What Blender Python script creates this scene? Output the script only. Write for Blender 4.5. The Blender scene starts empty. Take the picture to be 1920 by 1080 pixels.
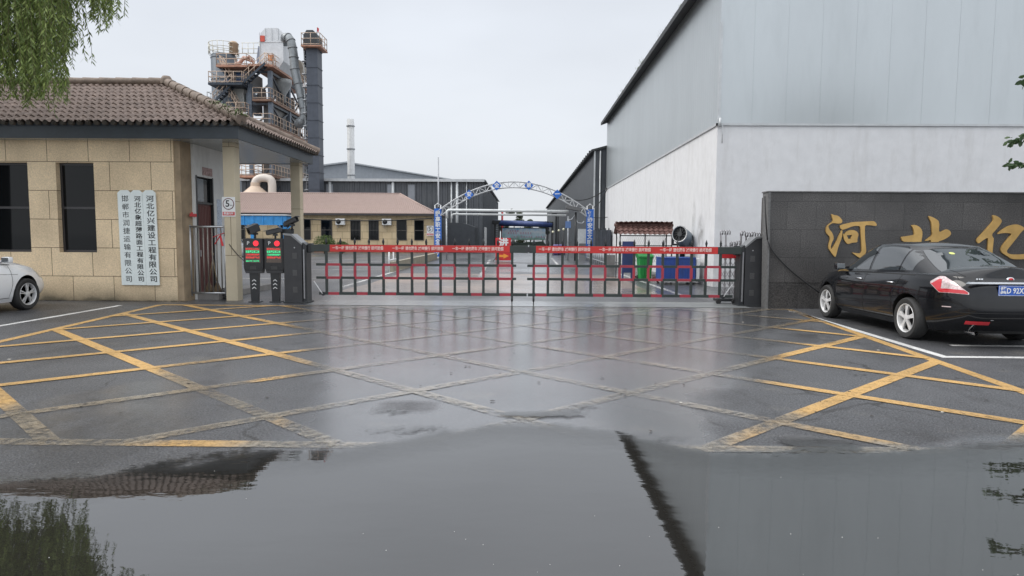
import bpy, bmesh, math, random
from mathutils import Vector, Matrix, geometry, noise
R = math.radians
rnd = random.Random(7)
scene = bpy.context.scene
COL = scene.collection

# ------------------------------------------------------------------ camera
cam = bpy.data.objects.new('camera', bpy.data.cameras.new('camera'))
COL.objects.link(cam)
cam.data.sensor_width = 36.0
cam.data.lens = 1230.0 / 1920.0 * 36.0
cam.data.clip_end = 3000
cam.data.clip_start = 0.05
cam.matrix_world = (Matrix.Translation((0, 0, 1.5)) @ Matrix.Rotation(R(0.93), 4, 'Z')
                    @ Matrix.Rotation(R(90 - 4.42), 4, 'X') @ Matrix.Rotation(R(0.35), 4, 'Z'))
scene.camera = cam

# ------------------------------------------------------------------ overcast sky and a soft sun behind the cloud
SUN_EL, SUN_AZ = 44.0, -98.0           # degrees; azimuth measured from +Y towards +X
w = bpy.data.worlds.new('World'); scene.world = w; w.use_nodes = True
nt = w.node_tree; nt.nodes.clear()
out = nt.nodes.new('ShaderNodeOutputWorld')
sky = nt.nodes.new('ShaderNodeTexSky'); sky.sky_type = 'NISHITA'; sky.sun_disc = False
sky.sun_elevation = R(SUN_EL); sky.sun_rotation = R(SUN_AZ); sky.dust_density = 4.0; sky.ozone_density = 2.0
b1 = nt.nodes.new('ShaderNodeBackground'); b1.inputs[1].default_value = 0.10
nt.links.new(sky.outputs[0], b1.inputs[0])
tc = nt.nodes.new('ShaderNodeTexCoord')
sp = nt.nodes.new('ShaderNodeSeparateXYZ'); nt.links.new(tc.outputs['Generated'], sp.inputs[0])
rp = nt.nodes.new('ShaderNodeValToRGB'); nt.links.new(sp.outputs[2], rp.inputs[0])
e = rp.color_ramp.elements
e[0].position = 0.0; e[0].color = (0.80, 0.835, 0.865, 1)
e[1].position = 1.0; e[1].color = (1.60, 1.62, 1.66, 1)
e[0].color = (0.66, 0.685, 0.715, 1)
x_ = e.new(0.30); x_.color = (0.66, 0.695, 0.75, 1)
x_ = e.new(0.46); x_.color = (0.60, 0.63, 0.68, 1)
nz = nt.nodes.new('ShaderNodeTexNoise'); nz.inputs['Scale'].default_value = 1.6; nz.inputs['Detail'].default_value = 4
mp = nt.nodes.new('ShaderNodeMapping'); mp.inputs['Scale'].default_value = (1, 1, 3)
nt.links.new(tc.outputs['Generated'], mp.inputs[0]); nt.links.new(mp.outputs[0], nz.inputs['Vector'])
mr = nt.nodes.new('ShaderNodeMapRange'); mr.inputs[1].default_value = 0.3; mr.inputs[2].default_value = 0.7; mr.inputs[3].default_value = 0.91; mr.inputs[4].default_value = 1.07
nt.links.new(nz.outputs[0], mr.inputs[0])
# the cloud is thinner and brighter on the side of the sun, behind the camera
bk = nt.nodes.new('ShaderNodeMapRange'); bk.inputs[1].default_value = 0.25; bk.inputs[2].default_value = -0.8; bk.inputs[3].default_value = 1.0; bk.inputs[4].default_value = 1.55
nt.links.new(sp.outputs[1], bk.inputs[0])
mm = nt.nodes.new('ShaderNodeMath'); mm.operation = 'MULTIPLY'; nt.links.new(mr.outputs[0], mm.inputs[0]); nt.links.new(bk.outputs[0], mm.inputs[1])
mx = nt.nodes.new('ShaderNodeVectorMath'); mx.operation = 'SCALE'
nt.links.new(rp.outputs[0], mx.inputs[0]); nt.links.new(mm.outputs[0], mx.inputs['Scale'])
b2 = nt.nodes.new('ShaderNodeBackground'); b2.inputs[1].default_value = 1.0
nt.links.new(mx.outputs[0], b2.inputs[0])
ms = nt.nodes.new('ShaderNodeMixShader'); ms.inputs[0].default_value = 0.93
nt.links.new(b1.outputs[0], ms.inputs[1]); nt.links.new(b2.outputs[0], ms.inputs[2]); nt.links.new(ms.outputs[0], out.inputs[0])
sl = bpy.data.lights.new('sun', 'SUN'); sl.energy = 1.5; sl.angle = R(32); sl.color = (1, 0.965, 0.91)
so = bpy.data.objects.new('sun', sl); COL.objects.link(so)
sd = Vector((math.sin(R(SUN_AZ)) * math.cos(R(SUN_EL)), math.cos(R(SUN_AZ)) * math.cos(R(SUN_EL)), math.sin(R(SUN_EL))))
so.rotation_euler = sd.to_track_quat('Z', 'Y').to_euler(); so.location = (-20, 5, 30)
scene.view_settings.view_transform = 'Standard'; scene.view_settings.look = 'None'
scene.view_settings.exposure = 0.3; scene.view_settings.gamma = 1.0
scene.cycles.max_bounces = 8

# ------------------------------------------------------------------ object helpers
def tag(o, label=None, cat=None, group=None, kind=None):
    if label: o['label'] = label
    if cat: o['category'] = cat
    if group: o['group'] = group
    if kind: o['kind'] = kind
    return o

def thing(name, label, cat, loc=(0, 0, 0), rz=0.0, group=None):
    o = bpy.data.objects.new(name, None); COL.objects.link(o)
    o.location = loc; o.rotation_euler = (0, 0, rz); o.empty_display_size = 0.2
    return tag(o, label, cat, group)

def copy_tree(o, parent=None):
    c = o.copy(); COL.objects.link(c)
    if parent: c.parent = parent
    for ch in o.children: copy_tree(ch, c)
    return c

class MB:
    """collects shapes into one mesh"""
    def __init__(s): s.bm = bmesh.new()
    def face(s, pts, m=0):
        f = s.bm.faces.new([s.bm.verts.new(p) for p in pts]); f.material_index = m; return f
    def box(s, x0, x1, y0, y1, z0, z1, m=0, bev=0.0, seg=2):
        v = [s.bm.verts.new((x, y, z)) for x in (x0, x1) for y in (y0, y1) for z in (z0, z1)]
        fs = [(0, 1, 3, 2), (4, 6, 7, 5), (0, 4, 5, 1), (2, 3, 7, 6), (0, 2, 6, 4), (1, 5, 7, 3)]
        ff = []
        for a in fs:
            f = s.bm.faces.new([v[i] for i in a]); f.material_index = m; ff.append(f)
        if bev > 0:
            ed = list({e for f in ff for e in f.edges})
            bmesh.ops.bevel(s.bm, geom=ed, offset=bev, segments=seg, affect='EDGES', profile=0.5, material=-1)
        return s
    def frame(s, p, q):
        p, q = Vector(p), Vector(q); d = (q - p).normalized()
        up = Vector((0, 0, 1)) if abs(d.z) < 0.95 else Vector((0, 1, 0))
        a = d.cross(up).normalized(); b = a.cross(d).normalized()
        return p, q, a, b
    def bar(s, p, q, w, h=None, m=0):
        h = w if h is None else h
        p, q, a, b = s.frame(p, q)
        v = [s.bm.verts.new(c + a * i * w / 2 + b * j * h / 2) for c in (p, q) for i, j in ((-1, -1), (1, -1), (1, 1), (-1, 1))]
        for f in ((3, 2, 1, 0), (4, 5, 6, 7), (0, 1, 5, 4), (1, 2, 6, 5), (2, 3, 7, 6), (3, 0, 4, 7)):
            s.bm.faces.new([v[i] for i in f]).material_index = m
        return s
    def path(s, pts, r, seg=10, m=0, caps=True):
        pts = [Vector(p) for p in pts]; n = len(pts)
        rs = r if isinstance(r, (list, tuple)) else [r] * n
        prev = None; rings = []
        for i, p in enumerate(pts):
            t = ((pts[min(i + 1, n - 1)] - p).normalized() + (p - pts[max(i - 1, 0)]).normalized()).normalized()
            if prev is None:
                up = Vector((0, 0, 1)) if abs(t.z) < 0.9 else Vector((0, 1, 0))
                a = t.cross(up).normalized()
            else:
                a = (prev - t * prev.dot(t)).normalized()
            prev = a; b = t.cross(a)
            rings.append([s.bm.verts.new(p + (a * math.cos(k * 2 * math.pi / seg) + b * math.sin(k * 2 * math.pi / seg)) * rs[i]) for k in range(seg)])
        for i in range(n - 1):
            for k in range(seg):
                f = s.bm.faces.new((rings[i][k], rings[i][(k + 1) % seg], rings[i + 1][(k + 1) % seg], rings[i + 1][k])); f.material_index = m; f.smooth = True
        if caps:
            s.bm.faces.new(rings[0][::-1]).material_index = m; s.bm.faces.new(rings[-1]).material_index = m
        return s
    def tube(s, p, q, r0, r1=None, seg=12, m=0, caps=True):
        return s.path([p, q], [r0, r0 if r1 is None else r1], seg, m, caps)
    def lathe(s, prof, c=(0, 0, 0), axis='z', seg=32, m=0, cap=True):
        """prof: list of (radius, distance along the axis[, material])"""
        rings = []
        for pr in prof:
            r, h = pr[0], pr[1]; ring = []
            for k in range(seg):
                a = 2 * math.pi * k / seg; x, y = r * math.cos(a), r * math.sin(a)
                v = {'z': (x, y, h), 'x': (h, x, y), 'y': (x, h, y)}[axis]
                ring.append(s.bm.verts.new((v[0] + c[0], v[1] + c[1], v[2] + c[2])))
            rings.append(ring)
        for i in range(len(rings) - 1):
            mm = prof[i][2] if len(prof[i]) > 2 else m
            for k in range(seg):
                f = s.bm.faces.new((rings[i][k], rings[i][(k + 1) % seg], rings[i + 1][(k + 1) % seg], rings[i + 1][k])); f.material_index = mm; f.smooth = True
        if cap and prof[0][0] > 1e-4: s.bm.faces.new(rings[0][::-1]).material_index = prof[0][2] if len(prof[0]) > 2 else m
        if cap and prof[-1][0] > 1e-4: s.bm.faces.new(rings[-1]).material_index = prof[-1][2] if len(prof[-1]) > 2 else m
        return s
    def prism(s, pts, d0, d1, plane='xz', m=0, holes=()):
        """outline extruded between d0 and d1 along the remaining axis"""
        def P(a, b, d):
            return {'xz': (a, d, b), 'yz': (d, a, b), 'xy': (a, b, d)}[plane]
        loops = [list(pts)] + [list(h) for h in holes]
        flat = [p for l in loops for p in l]
        tri = geometry.tessellate_polygon([[Vector((p[0], p[1], 0)) for p in l] for l in loops])
        va = [s.bm.verts.new(P(a, b, d0)) for a, b in flat]; vb = [s.bm.verts.new(P(a, b, d1)) for a, b in flat]
        for t in tri:
            for vs in (va, vb):
                try: s.bm.faces.new([vs[i] for i in t]).material_index = m
                except ValueError: pass
        k = 0
        for l in loops:
            n = len(l)
            for i in range(n):
                a, b = k + i, k + (i + 1) % n
                s.bm.faces.new((va[a], va[b], vb[b], vb[a])).material_index = m
            k += n
        return s
    def build(s, name, mats, parent=None, smooth=None, fix=True):
        if not isinstance(mats, (list, tuple)): mats = [mats]
        if fix: bmesh.ops.recalc_face_normals(s.bm, faces=s.bm.faces[:])
        me = bpy.data.meshes.new(name); s.bm.to_mesh(me); s.bm.free()
        for m in mats: me.materials.append(m)
        if smooth:
            me.polygons.foreach_set('use_smooth', [True] * len(me.polygons)); me.set_sharp_from_angle(angle=R(smooth))
        o = bpy.data.objects.new(name, me); COL.objects.link(o)
        if parent: o.parent = parent
        return o

def structure(name, o): o.name = name; o['kind'] = 'structure'; return o

# ------------------------------------------------------------------ materials
MATS = {}
def mat(name, col=(0.5, 0.5, 0.5), rough=0.6, metal=0.0, var=0.12, scale=3.0, bump=0.0, bscale=40.0, stain=0.0,
        stretch=(1, 1, 1), emit=0.0, ior=1.5, coat=0.0, spec=0.5, dirt=None):
    if name in MATS: return MATS[name]
    m = bpy.data.materials.new(name); m.use_nodes = True; MATS[name] = m
    t = m.node_tree; L = t.links; N = t.nodes; b = N['Principled BSDF']
    b.inputs['Roughness'].default_value = rough; b.inputs['Metallic'].default_value = metal
    b.inputs['IOR'].default_value = ior; b.inputs['Coat Weight'].default_value = coat; b.inputs['Coat Roughness'].default_value = 0.04
    b.inputs['Specular IOR Level'].default_value = spec
    c = N.new('ShaderNodeTexCoord'); mp = N.new('ShaderNodeMapping'); mp.inputs['Scale'].default_value = stretch
    L.new(c.outputs['Object'], mp.inputs[0])
    n = N.new('ShaderNodeTexNoise'); n.inputs['Scale'].default_value = scale; n.inputs['Detail'].default_value = 6; n.inputs['Roughness'].default_value = 0.6
    L.new(mp.outputs[0], n.inputs['Vector'])
    r = N.new('ShaderNodeValToRGB'); L.new(n.outputs[0], r.inputs[0])
    lo = [max(0, v * (1 - var)) for v in col] + [1]; hi = [min(1, v * (1 + var)) for v in col] + [1]
    r.color_ramp.elements[0].position = 0.3; r.color_ramp.elements[0].color = lo
    r.color_ramp.elements[1].position = 0.7; r.color_ramp.elements[1].color = hi
    o = r.outputs[0]
    if stain > 0:
        n2 = N.new('ShaderNodeTexNoise'); n2.inputs['Scale'].default_value = 1.1; n2.inputs['Detail'].default_value = 8; n2.inputs['Roughness'].default_value = 0.7
        m2 = N.new('ShaderNodeMapping'); m2.inputs['Scale'].default_value = (2.2, 2.2, 0.45)
        L.new(c.outputs['Object'], m2.inputs[0]); L.new(m2.outputs[0], n2.inputs['Vector'])
        r2 = N.new('ShaderNodeMapRange'); r2.inputs[1].default_value = 0.5; r2.inputs[2].default_value = 0.75; r2.inputs[4].default_value = stain
        L.new(n2.outputs[0], r2.inputs[0])
        x = N.new('ShaderNodeMix'); x.data_type = 'RGBA'; L.new(r2.outputs[0], x.inputs[0]); L.new(o, x.inputs[6])
        x.inputs[7].default_value = tuple(dirt or [v * 0.45 for v in col]) + (1,); o = x.outputs[2]
    L.new(o, b.inputs['Base Color'])
    if bump > 0:
        n3 = N.new('ShaderNodeTexNoise'); n3.inputs['Scale'].default_value = bscale; n3.inputs['Detail'].default_value = 4
        L.new(c.outputs['Object'], n3.inputs['Vector'])
        bp = N.new('ShaderNodeBump'); bp.inputs['Strength'].default_value = bump; bp.inputs['Distance'].default_value = 0.02
        L.new(n3.outputs[0], bp.inputs['Height']); L.new(bp.outputs[0], b.inputs['Normal'])
    if emit > 0:
        L.new(o, b.inputs['Emission Color']); b.inputs['Emission Strength'].default_value = emit
    return m

def math_node(t, op, a, b=None, c=None):
    n = t.nodes.new('ShaderNodeMath'); n.operation = op
    for i, v in enumerate((a, b, c)):
        if v is None: continue
        if isinstance(v, (int, float)): n.inputs[i].default_value = v
        else: t.links.new(v, n.inputs[i])
    return n.outputs[0]

def stone_mat(name, c1, c2, cm, w_, h_, mortar, ox, oz, rough=0.75, axis='xz', speck=0.5, spscale=60.0, blotch=(0.82, 1.1), foot=0.0):
    """masonry blocks with thin dark joints, laid out in metres on the wall"""
    m = bpy.data.materials.new(name); m.use_nodes = True; t = m.node_tree; L = t.links; N = t.nodes; b = N['Principled BSDF']
    c = N.new('ShaderNodeTexCoord'); s = N.new('ShaderNodeSeparateXYZ'); L.new(c.outputs['Object'], s.inputs[0])
    k = N.new('ShaderNodeCombineXYZ')
    if axis == 'xz': L.new(math_node(t, 'ADD', math_node(t, 'ADD', s.outputs[0], s.outputs[1]), ox), k.inputs[0])
    else: L.new(math_node(t, 'ADD', s.outputs[1], ox), k.inputs[0])
    L.new(math_node(t, 'ADD', s.outputs[2], oz), k.inputs[1])
    br = N.new('ShaderNodeTexBrick'); L.new(k.outputs[0], br.inputs['Vector'])
    br.inputs['Scale'].default_value = 1; br.inputs['Brick Width'].default_value = w_; br.inputs['Row Height'].default_value = h_
    br.inputs['Mortar Size'].default_value = mortar; br.inputs['Mortar Smooth'].default_value = 0.1; br.inputs['Bias'].default_value = 0
    br.inputs['Color1'].default_value = c1 + (1,); br.inputs['Color2'].default_value = c2 + (1,); br.inputs['Mortar'].default_value = cm + (1,)
    n = N.new('ShaderNodeTexNoise'); n.inputs['Scale'].default_value = spscale; n.inputs['Detail'].default_value = 5; n.inputs['Roughness'].default_value = 0.75
    L.new(c.outputs['Object'], n.inputs['Vector'])
    r = N.new('ShaderNodeMapRange'); r.inputs[1].default_value = 0.3; r.inputs[2].default_value = 0.7; r.inputs[3].default_value = 1 - speck; r.inputs[4].default_value = 1 + speck * 0.5
    L.new(n.outputs[0], r.inputs[0])
    n2 = N.new('ShaderNodeTexNoise'); n2.inputs['Scale'].default_value = 0.9; n2.inputs['Detail'].default_value = 5; L.new(c.outputs['Object'], n2.inputs['Vector'])
    r2 = N.new('ShaderNodeMapRange'); r2.inputs[1].default_value = 0.3; r2.inputs[2].default_value = 0.7; r2.inputs[3].default_value = blotch[0]; r2.inputs[4].default_value = blotch[1]
    L.new(n2.outputs[0], r2.inputs[0])
    v = N.new('ShaderNodeVectorMath'); v.operation = 'SCALE'; L.new(br.outputs[0], v.inputs[0]); L.new(math_node(t, 'MULTIPLY', r.outputs[0], r2.outputs[0]), v.inputs['Scale'])
    cs = v.outputs[0]
    if foot > 0:      # rain splash and moss along the foot of the wall
        q = N.new('ShaderNodeMapRange'); q.inputs[1].default_value = 0.45; q.inputs[2].default_value = -0.02; q.inputs[3].default_value = 0; q.inputs[4].default_value = 1
        L.new(math_node(t, 'ADD', s.outputs[2], math_node(t, 'MULTIPLY', math_node(t, 'SUBTRACT', n2.outputs[0], 0.5), -0.9)), q.inputs[0])
        fx = N.new('ShaderNodeMix'); fx.data_type = 'RGBA'; L.new(math_node(t, 'MULTIPLY', math_node(t, 'POWER', q.outputs[0], 2.0), foot), fx.inputs[0]); L.new(cs, fx.inputs[6]); fx.inputs[7].default_value = (0.07, 0.062, 0.04, 1); cs = fx.outputs[2]
    L.new(cs, b.inputs['Base Color']); b.inputs['Roughness'].default_value = rough
    bp = N.new('ShaderNodeBump'); bp.inputs['Strength'].default_value = 0.5; bp.inputs['Distance'].default_value = 0.01
    L.new(math_node(t, 'SUBTRACT', math_node(t, 'MULTIPLY', n.outputs[0], 0.3), br.outputs[1]), bp.inputs['Height']); L.new(bp.outputs[0], b.inputs['Normal'])
    return m

black_metal = mat('black_metal', (0.018, 0.020, 0.022), 0.42, var=0.25, bump=0.05)
grey_plastic = mat('grey_plastic', (0.03, 0.031, 0.034), 0.5, var=0.2)
dark_steel = mat('dark_steel', (0.035, 0.045, 0.06), 0.5, 0.3, var=0.3)
steel = mat('steel', (0.45, 0.46, 0.47), 0.35, 0.8, var=0.2)
galv = mat('galvanised', (0.42, 0.44, 0.46), 0.5, 0.5, var=0.25, scale=6)
chrome = mat('chrome', (0.75, 0.76, 0.78), 0.15, 1.0, var=0.05)
rubber = mat('rubber', (0.028, 0.028, 0.028), 0.75, var=0.2, bump=0.2, bscale=60)
white_paint = mat('white_paint', (0.72, 0.73, 0.73), 0.55, var=0.06, stain=0.25)
red_paint = mat('red_paint', (0.52, 0.022, 0.028), 0.5, var=0.15)
black_glass = mat('black_glass', (0.006, 0.007, 0.008), 0.04, var=0.0, ior=1.3)
ink = mat('ink', (0.012, 0.014, 0.016), 0.6, var=0)
cream_stone = stone_mat('cream_stone', (0.74, 0.58, 0.38), (0.80, 0.64, 0.43), (0.10, 0.065, 0.035), 0.935, 0.642, 0.0065, 11.61 - 14.7 + 0.935 * 2, 0.08, speck=0.30, spscale=34, blotch=(0.78, 1.12), foot=0.9)
granite = stone_mat('dark_granite', (0.062, 0.059, 0.057), (0.088, 0.083, 0.080), (0.022, 0.021, 0.020), 0.62, 0.60, 0.0035, 0.0, 0.1, rough=0.35, speck=1.0, spscale=45, blotch=(0.6, 1.35))
cable_m = mat('cable_sheath', (0.012, 0.012, 0.013), 0.6, var=0.1)
plaster = mat('white_plaster', (0.66, 0.665, 0.675), 0.8, var=0.05, stain=0.35, dirt=(0.4, 0.39, 0.37))

# lettering: text shapes turned into mesh
def text_mesh(body, size, depth=0.0, bold=0.0):
    c = bpy.data.curves.new('lettering', 'FONT'); c.body = body; c.size = size; c.extrude = depth; c.offset = bold
    c.align_x = 'CENTER'; c.align_y = 'CENTER'; c.resolution_u = 2
    o = bpy.data.objects.new('lettering', c); COL.objects.link(o)
    dg = bpy.context.evaluated_depsgraph_get()
    me = bpy.data.meshes.new_from_object(o.evaluated_get(dg)); me.name = 'lettering'
    bpy.data.objects.remove(o); bpy.data.curves.remove(c)
    return me

def text(body, size, m, parent, loc, rot=(R(90), 0, 0), depth=0.001, sx=1.0, bold=0.0, name='lettering', step=None):
    """one object; step stacks the characters downwards for an upright line"""
    if step is None:
        me = text_mesh(body, size, depth, bold)
    else:
        bm = bmesh.new()
        for i, ch in enumerate(body):
            tm = text_mesh(ch, size, depth, bold)
            if not tm.vertices: continue
            xs = [v.co.x for v in tm.vertices]; cx = (min(xs) + max(xs)) / 2
            for v in tm.vertices: v.co.x -= cx; v.co.y -= i * step
            bm.from_mesh(tm); bpy.data.meshes.remove(tm)
        me = bpy.data.meshes.new('lettering'); bm.to_mesh(me); bm.free()
    for v in me.vertices: v.co.x *= sx
    me.materials.clear(); me.materials.append(m)
    o = bpy.data.objects.new(name, me); COL.objects.link(o); o.location = loc; o.rotation_euler = rot
    if parent: o.parent = parent
    return o

# ------------------------------------------------------------------ ground, water, paint
def smooth(a, b, x):
    t = max(0.0, min(1.0, (x - a) / (b - a))); return t * t * (3 - 2 * t)

def pnoise(x, y, s, k=0.0): return noise.noise(Vector((x * s, y * s, k)))

PUD = [(-9, 2.6), (-5, 3.3), (-3.155, 3.80), (-2.435, 3.98), (-1.969, 4.27), (-1.55, 4.47), (-1.25, 4.5), (-0.93, 4.72), (-0.163, 5.18), (0.3, 5.16),
       (0.715, 5.02), (1.0, 4.7), (1.316, 4.52), (2.0, 4.54), (2.726, 4.60), (3.4, 4.84), (4.5, 4.95), (7, 4.4), (12, 3.5)]
def pud_edge(x):
    for (a, b), (c, d) in zip(PUD, PUD[1:]):
        if a <= x <= c: return b + (d - b) * (x - a) / (c - a)
    return 2.5

def wetness(x, y):
    """how much standing water lies on the asphalt: 0 damp grain, 1 a closed film"""
    if y > 14.2:
        return max(0.0, min(1.0, 0.62 + 0.55 * pnoise(x, y, 0.35, 3) - 0.25 * smooth(3.0, 5.0, abs(x + 0.5))))
    hw = 1.7 + 0.42 * max(0.0, y - 5.5) if y > 5.5 else 1.7
    c = 0.0 + 0.05 * (y - 5)
    v = 1.0 - smooth(hw * 0.72, hw * 1.35, abs(x - c) + 0.5 * pnoise(x, y, 0.9, 1))
    v *= 1.0 - 0.75 * smooth(0.45, 0.9, 1 - math.hypot((x + 1.0) / 0.85, (y - 5.7) / 0.75)) - 0.0
    v *= 1.0 - 0.35 * smooth(0.2, 0.8, 1 - math.hypot((x - 2.3) / 1.3, (y - 6.0) / 1.0))
    v = max(v, 0.9 * (1 - smooth(0.0, 0.28, y - pud_edge(x) + 0.15 * pnoise(x, y, 3, 5))))
    if -6 < x < 6: v = max(v, 0.55 * smooth(0.15, 0.45, pnoise(x, y, 0.45, 9)) * smooth(13.9, 10, y))
    return max(0.0, min(1.0, v))

def add_wet(o):
    me = o.data; at = me.attributes.new('wet', 'FLOAT', 'POINT')
    at.data.foreach_set('value', [wetness(v.co.x, v.co.y) for v in me.vertices])

def ground_mat(name, c_lo, c_hi, alpha_wear=None, grain=1.0, wadd=0.0):
    m = bpy.data.materials.new(name); m.use_nodes = True; t = m.node_tree; L = t.links; N = t.nodes; b = N['Principled BSDF']
    c = N.new('ShaderNodeTexCoord')
    def tex(scale, det=4, ro=0.6, st=None):
        n = N.new('ShaderNodeTexNoise'); n.inputs['Scale'].default_value = scale; n.inputs['Detail'].default_value = det; n.inputs['Roughness'].default_value = ro
        if st:
            mp = N.new('ShaderNodeMapping'); mp.inputs['Scale'].default_value = st; L.new(c.outputs['Object'], mp.inputs[0]); L.new(mp.outputs[0], n.inputs['Vector'])
        else: L.new(c.outputs['Object'], n.inputs['Vector'])
        return n.outputs[0]
    def rng(v, a, b_, lo, hi):
        r = N.new('ShaderNodeMapRange'); r.interpolation_type = 'SMOOTHSTEP'
        for i, q in ((1, a), (2, b_), (3, lo), (4, hi)): r.inputs[i].default_value = q
        L.new(v, r.inputs[0]); return r.outputs[0]
    wa = N.new('ShaderNodeAttribute'); wa.attribute_name = 'wet'
    wet = math_node(t, 'ADD', wa.outputs['Fac'], math_node(t, 'MULTIPLY', math_node(t, 'SUBTRACT', tex(1.7, 6, 0.65), 0.5), 0.75))
    wet = rng(wet, 0.26 - wadd, 0.82 - wadd, 0, 1)
    g = tex(70, 3, 0.75); g2 = tex(38, 3, 0.6); big = tex(0.35, 5)
    mixc = N.new('ShaderNodeMix'); mixc.data_type = 'RGBA'
    L.new(rng(g, 0.35, 0.68, 0, 1), mixc.inputs[0]); mixc.inputs[6].default_value = c_lo + (1,); mixc.inputs[7].default_value = c_hi + (1,)
    v = N.new('ShaderNodeVectorMath'); v.operation = 'SCALE'; L.new(mixc.outputs[2], v.inputs[0]); L.new(rng(big, 0.3, 0.7, 0.75, 1.25), v.inputs['Scale'])
    if alpha_wear is None:
        # hairline cracks and darker repair blotches
        wv_ = N.new('ShaderNodeTexNoise'); wv_.inputs['Scale'].default_value = 1.3; wv_.inputs['Detail'].default_value = 5; L.new(c.outputs['Object'], wv_.inputs['Vector'])
        dv = N.new('ShaderNodeVectorMath'); dv.operation = 'MULTIPLY_ADD'; L.new(wv_.outputs['Color'], dv.inputs[0]); dv.inputs[1].default_value = (.9, .9, 0); L.new(c.outputs['Object'], dv.inputs[2])
        vo = N.new('ShaderNodeTexVoronoi'); vo.feature = 'DISTANCE_TO_EDGE'; vo.inputs['Scale'].default_value = 0.42; L.new(dv.outputs[0], vo.inputs['Vector'])
        ck = math_node(t, 'MULTIPLY', rng(vo.outputs['Distance'], 0.002, 0.010, 0.75, 0.0), rng(tex(0.8, 3), 0.46, 0.60, 0, 1))
        bl = math_node(t, 'MULTIPLY', rng(tex(0.75, 7, 0.75, (1, .5, 1)), 0.50, 0.62, 0, 0.42), 1.0)
        dk = N.new('ShaderNodeMix'); dk.data_type = 'RGBA'; L.new(v.outputs[0], dk.inputs[6]); dk.inputs[7].default_value = (0.016, 0.015, 0.014, 1); L.new(math_node(t, 'MAXIMUM', ck, bl), dk.inputs[0]); v = dk; v_out = dk.outputs[2]
    else: v_out = v.outputs[0]
    # pale mud dried onto the surface in thin patches
    mud = N.new('ShaderNodeMix'); mud.data_type = 'RGBA'; L.new(v_out, mud.inputs[6]); mud.inputs[7].default_value = (0.20, 0.185, 0.155, 1)
    L.new(math_node(t, 'MULTIPLY', rng(tex(1.1, 8, 0.7), 0.56, 0.72, 0, 0.32), 1.0), mud.inputs[0])
    cout = mud.outputs[2]
    if alpha_wear is not None:
        wv = N.new('ShaderNodeAttribute'); wv.attribute_name = 'worn'
        pale = N.new('ShaderNodeMix'); pale.data_type = 'RGBA'; L.new(cout, pale.inputs[6]); pale.inputs[7].default_value = (0.27, 0.24, 0.19, 1)
        L.new(rng(math_node(t, 'ADD', wv.outputs['Fac'], math_node(t, 'MULTIPLY', math_node(t, 'SUBTRACT', tex(2.5, 5), 0.5), 0.6)), 0.30, 1.0, 0, 1), pale.inputs[0]); cout = pale.outputs[2]
    L.new(cout, b.inputs['Base Color'])
    ro = N.new('ShaderNodeMix'); ro.data_type = 'FLOAT'; L.new(wet, ro.inputs[0]); L.new(rng(g2, 0.3, 0.7, 0.34, 0.58), ro.inputs[2]); ro.inputs[3].default_value = 0.26
    L.new(ro.outputs[0], b.inputs['Roughness']); b.inputs['IOR'].default_value = 1.5
    L.new(math_node(t, 'MULTIPLY', wet, 0.9), b.inputs['Coat Weight']); b.inputs['Coat Roughness'].default_value = 0.22; b.inputs['Coat IOR'].default_value = 1.5
    h = math_node(t, 'ADD', math_node(t, 'MULTIPLY', g, 0.6), math_node(t, 'MULTIPLY', g2, 0.6))
    hs = math_node(t, 'MULTIPLY', h, math_node(t, 'SUBTRACT', 1.02, wet))
    hs = math_node(t, 'ADD', hs, math_node(t, 'MULTIPLY', tex(3.0, 3, 0.5), 0.10))
    bp = N.new('ShaderNodeBump'); bp.inputs['Strength'].default_value = 0.85 * grain; bp.inputs['Distance'].default_value = 0.012
    L.new(hs, bp.inputs['Height']); L.new(bp.outputs[0], b.inputs['Normal'])
    if alpha_wear is not None:
        # paint worn away: more where wheels pass (the wet middle), in crumbs and cross cracks
        wv = N.new('ShaderNodeAttribute'); wv.attribute_name = 'worn'
        a = math_node(t, 'ADD', tex(14, 6, 0.75), math_node(t, 'MULTIPLY', tex(1.6, 3), 0.5))
        a = math_node(t, 'SUBTRACT', a, math_node(t, 'MULTIPLY', wv.outputs['Fac'], alpha_wear))
        L.new(rng(a, 0.30, 0.72, 0.0, 0.95), b.inputs['Alpha'])
    return m

asphalt = ground_mat('asphalt', (0.022, 0.023, 0.026), (0.135, 0.138, 0.145))
def grid_axis(lo, hi, step, far):
    a = [lo + i * step for i in range(int(round((hi - lo) / step)) + 1)]
    return [-f for f in far[::-1] if -f < lo - 1] + a + [f for f in far if f > hi + 1]
xs = grid_axis(-12, 12, 0.2, [16, 22, 32, 50, 80, 140, 300, 900])
ys = [-900, -300, -100, -40, -15, -6, -2] + [i * 0.2 for i in range(0, 91)] + [18 + 0.8 * i for i in range(1, 60)] + [75, 90, 120, 200, 400, 1200]
g = MB(); vv = [[g.bm.verts.new((x, y, 0)) for x in xs] for y in ys]
for j in range(len(ys) - 1):
    for i in range(len(xs) - 1): g.bm.faces.new((vv[j][i], vv[j][i + 1], vv[j + 1][i + 1], vv[j + 1][i]))
ground = structure('ground', g.build('ground', asphalt)); add_wet(ground)

def strip(mb, p, q, wd, z=0.004, step=0.12, cap=0.0):
    p, q = Vector(p), Vector(q); d = (q - p); ln = d.length; d.normalize(); n = Vector((-d.y, d.x)) * wd / 2
    p -= d * cap; q += d * cap; k = max(1, int(ln / step)); prev = None
    for i in range(k + 1):
        c = p + (q - p) * i / k
        a, b = mb.bm.verts.new((c.x + n.x, c.y + n.y, z)), mb.bm.verts.new((c.x - n.x, c.y - n.y, z))
        if prev: mb.bm.faces.new((prev[0], prev[1], b, a))
        prev = (a, b)

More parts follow.
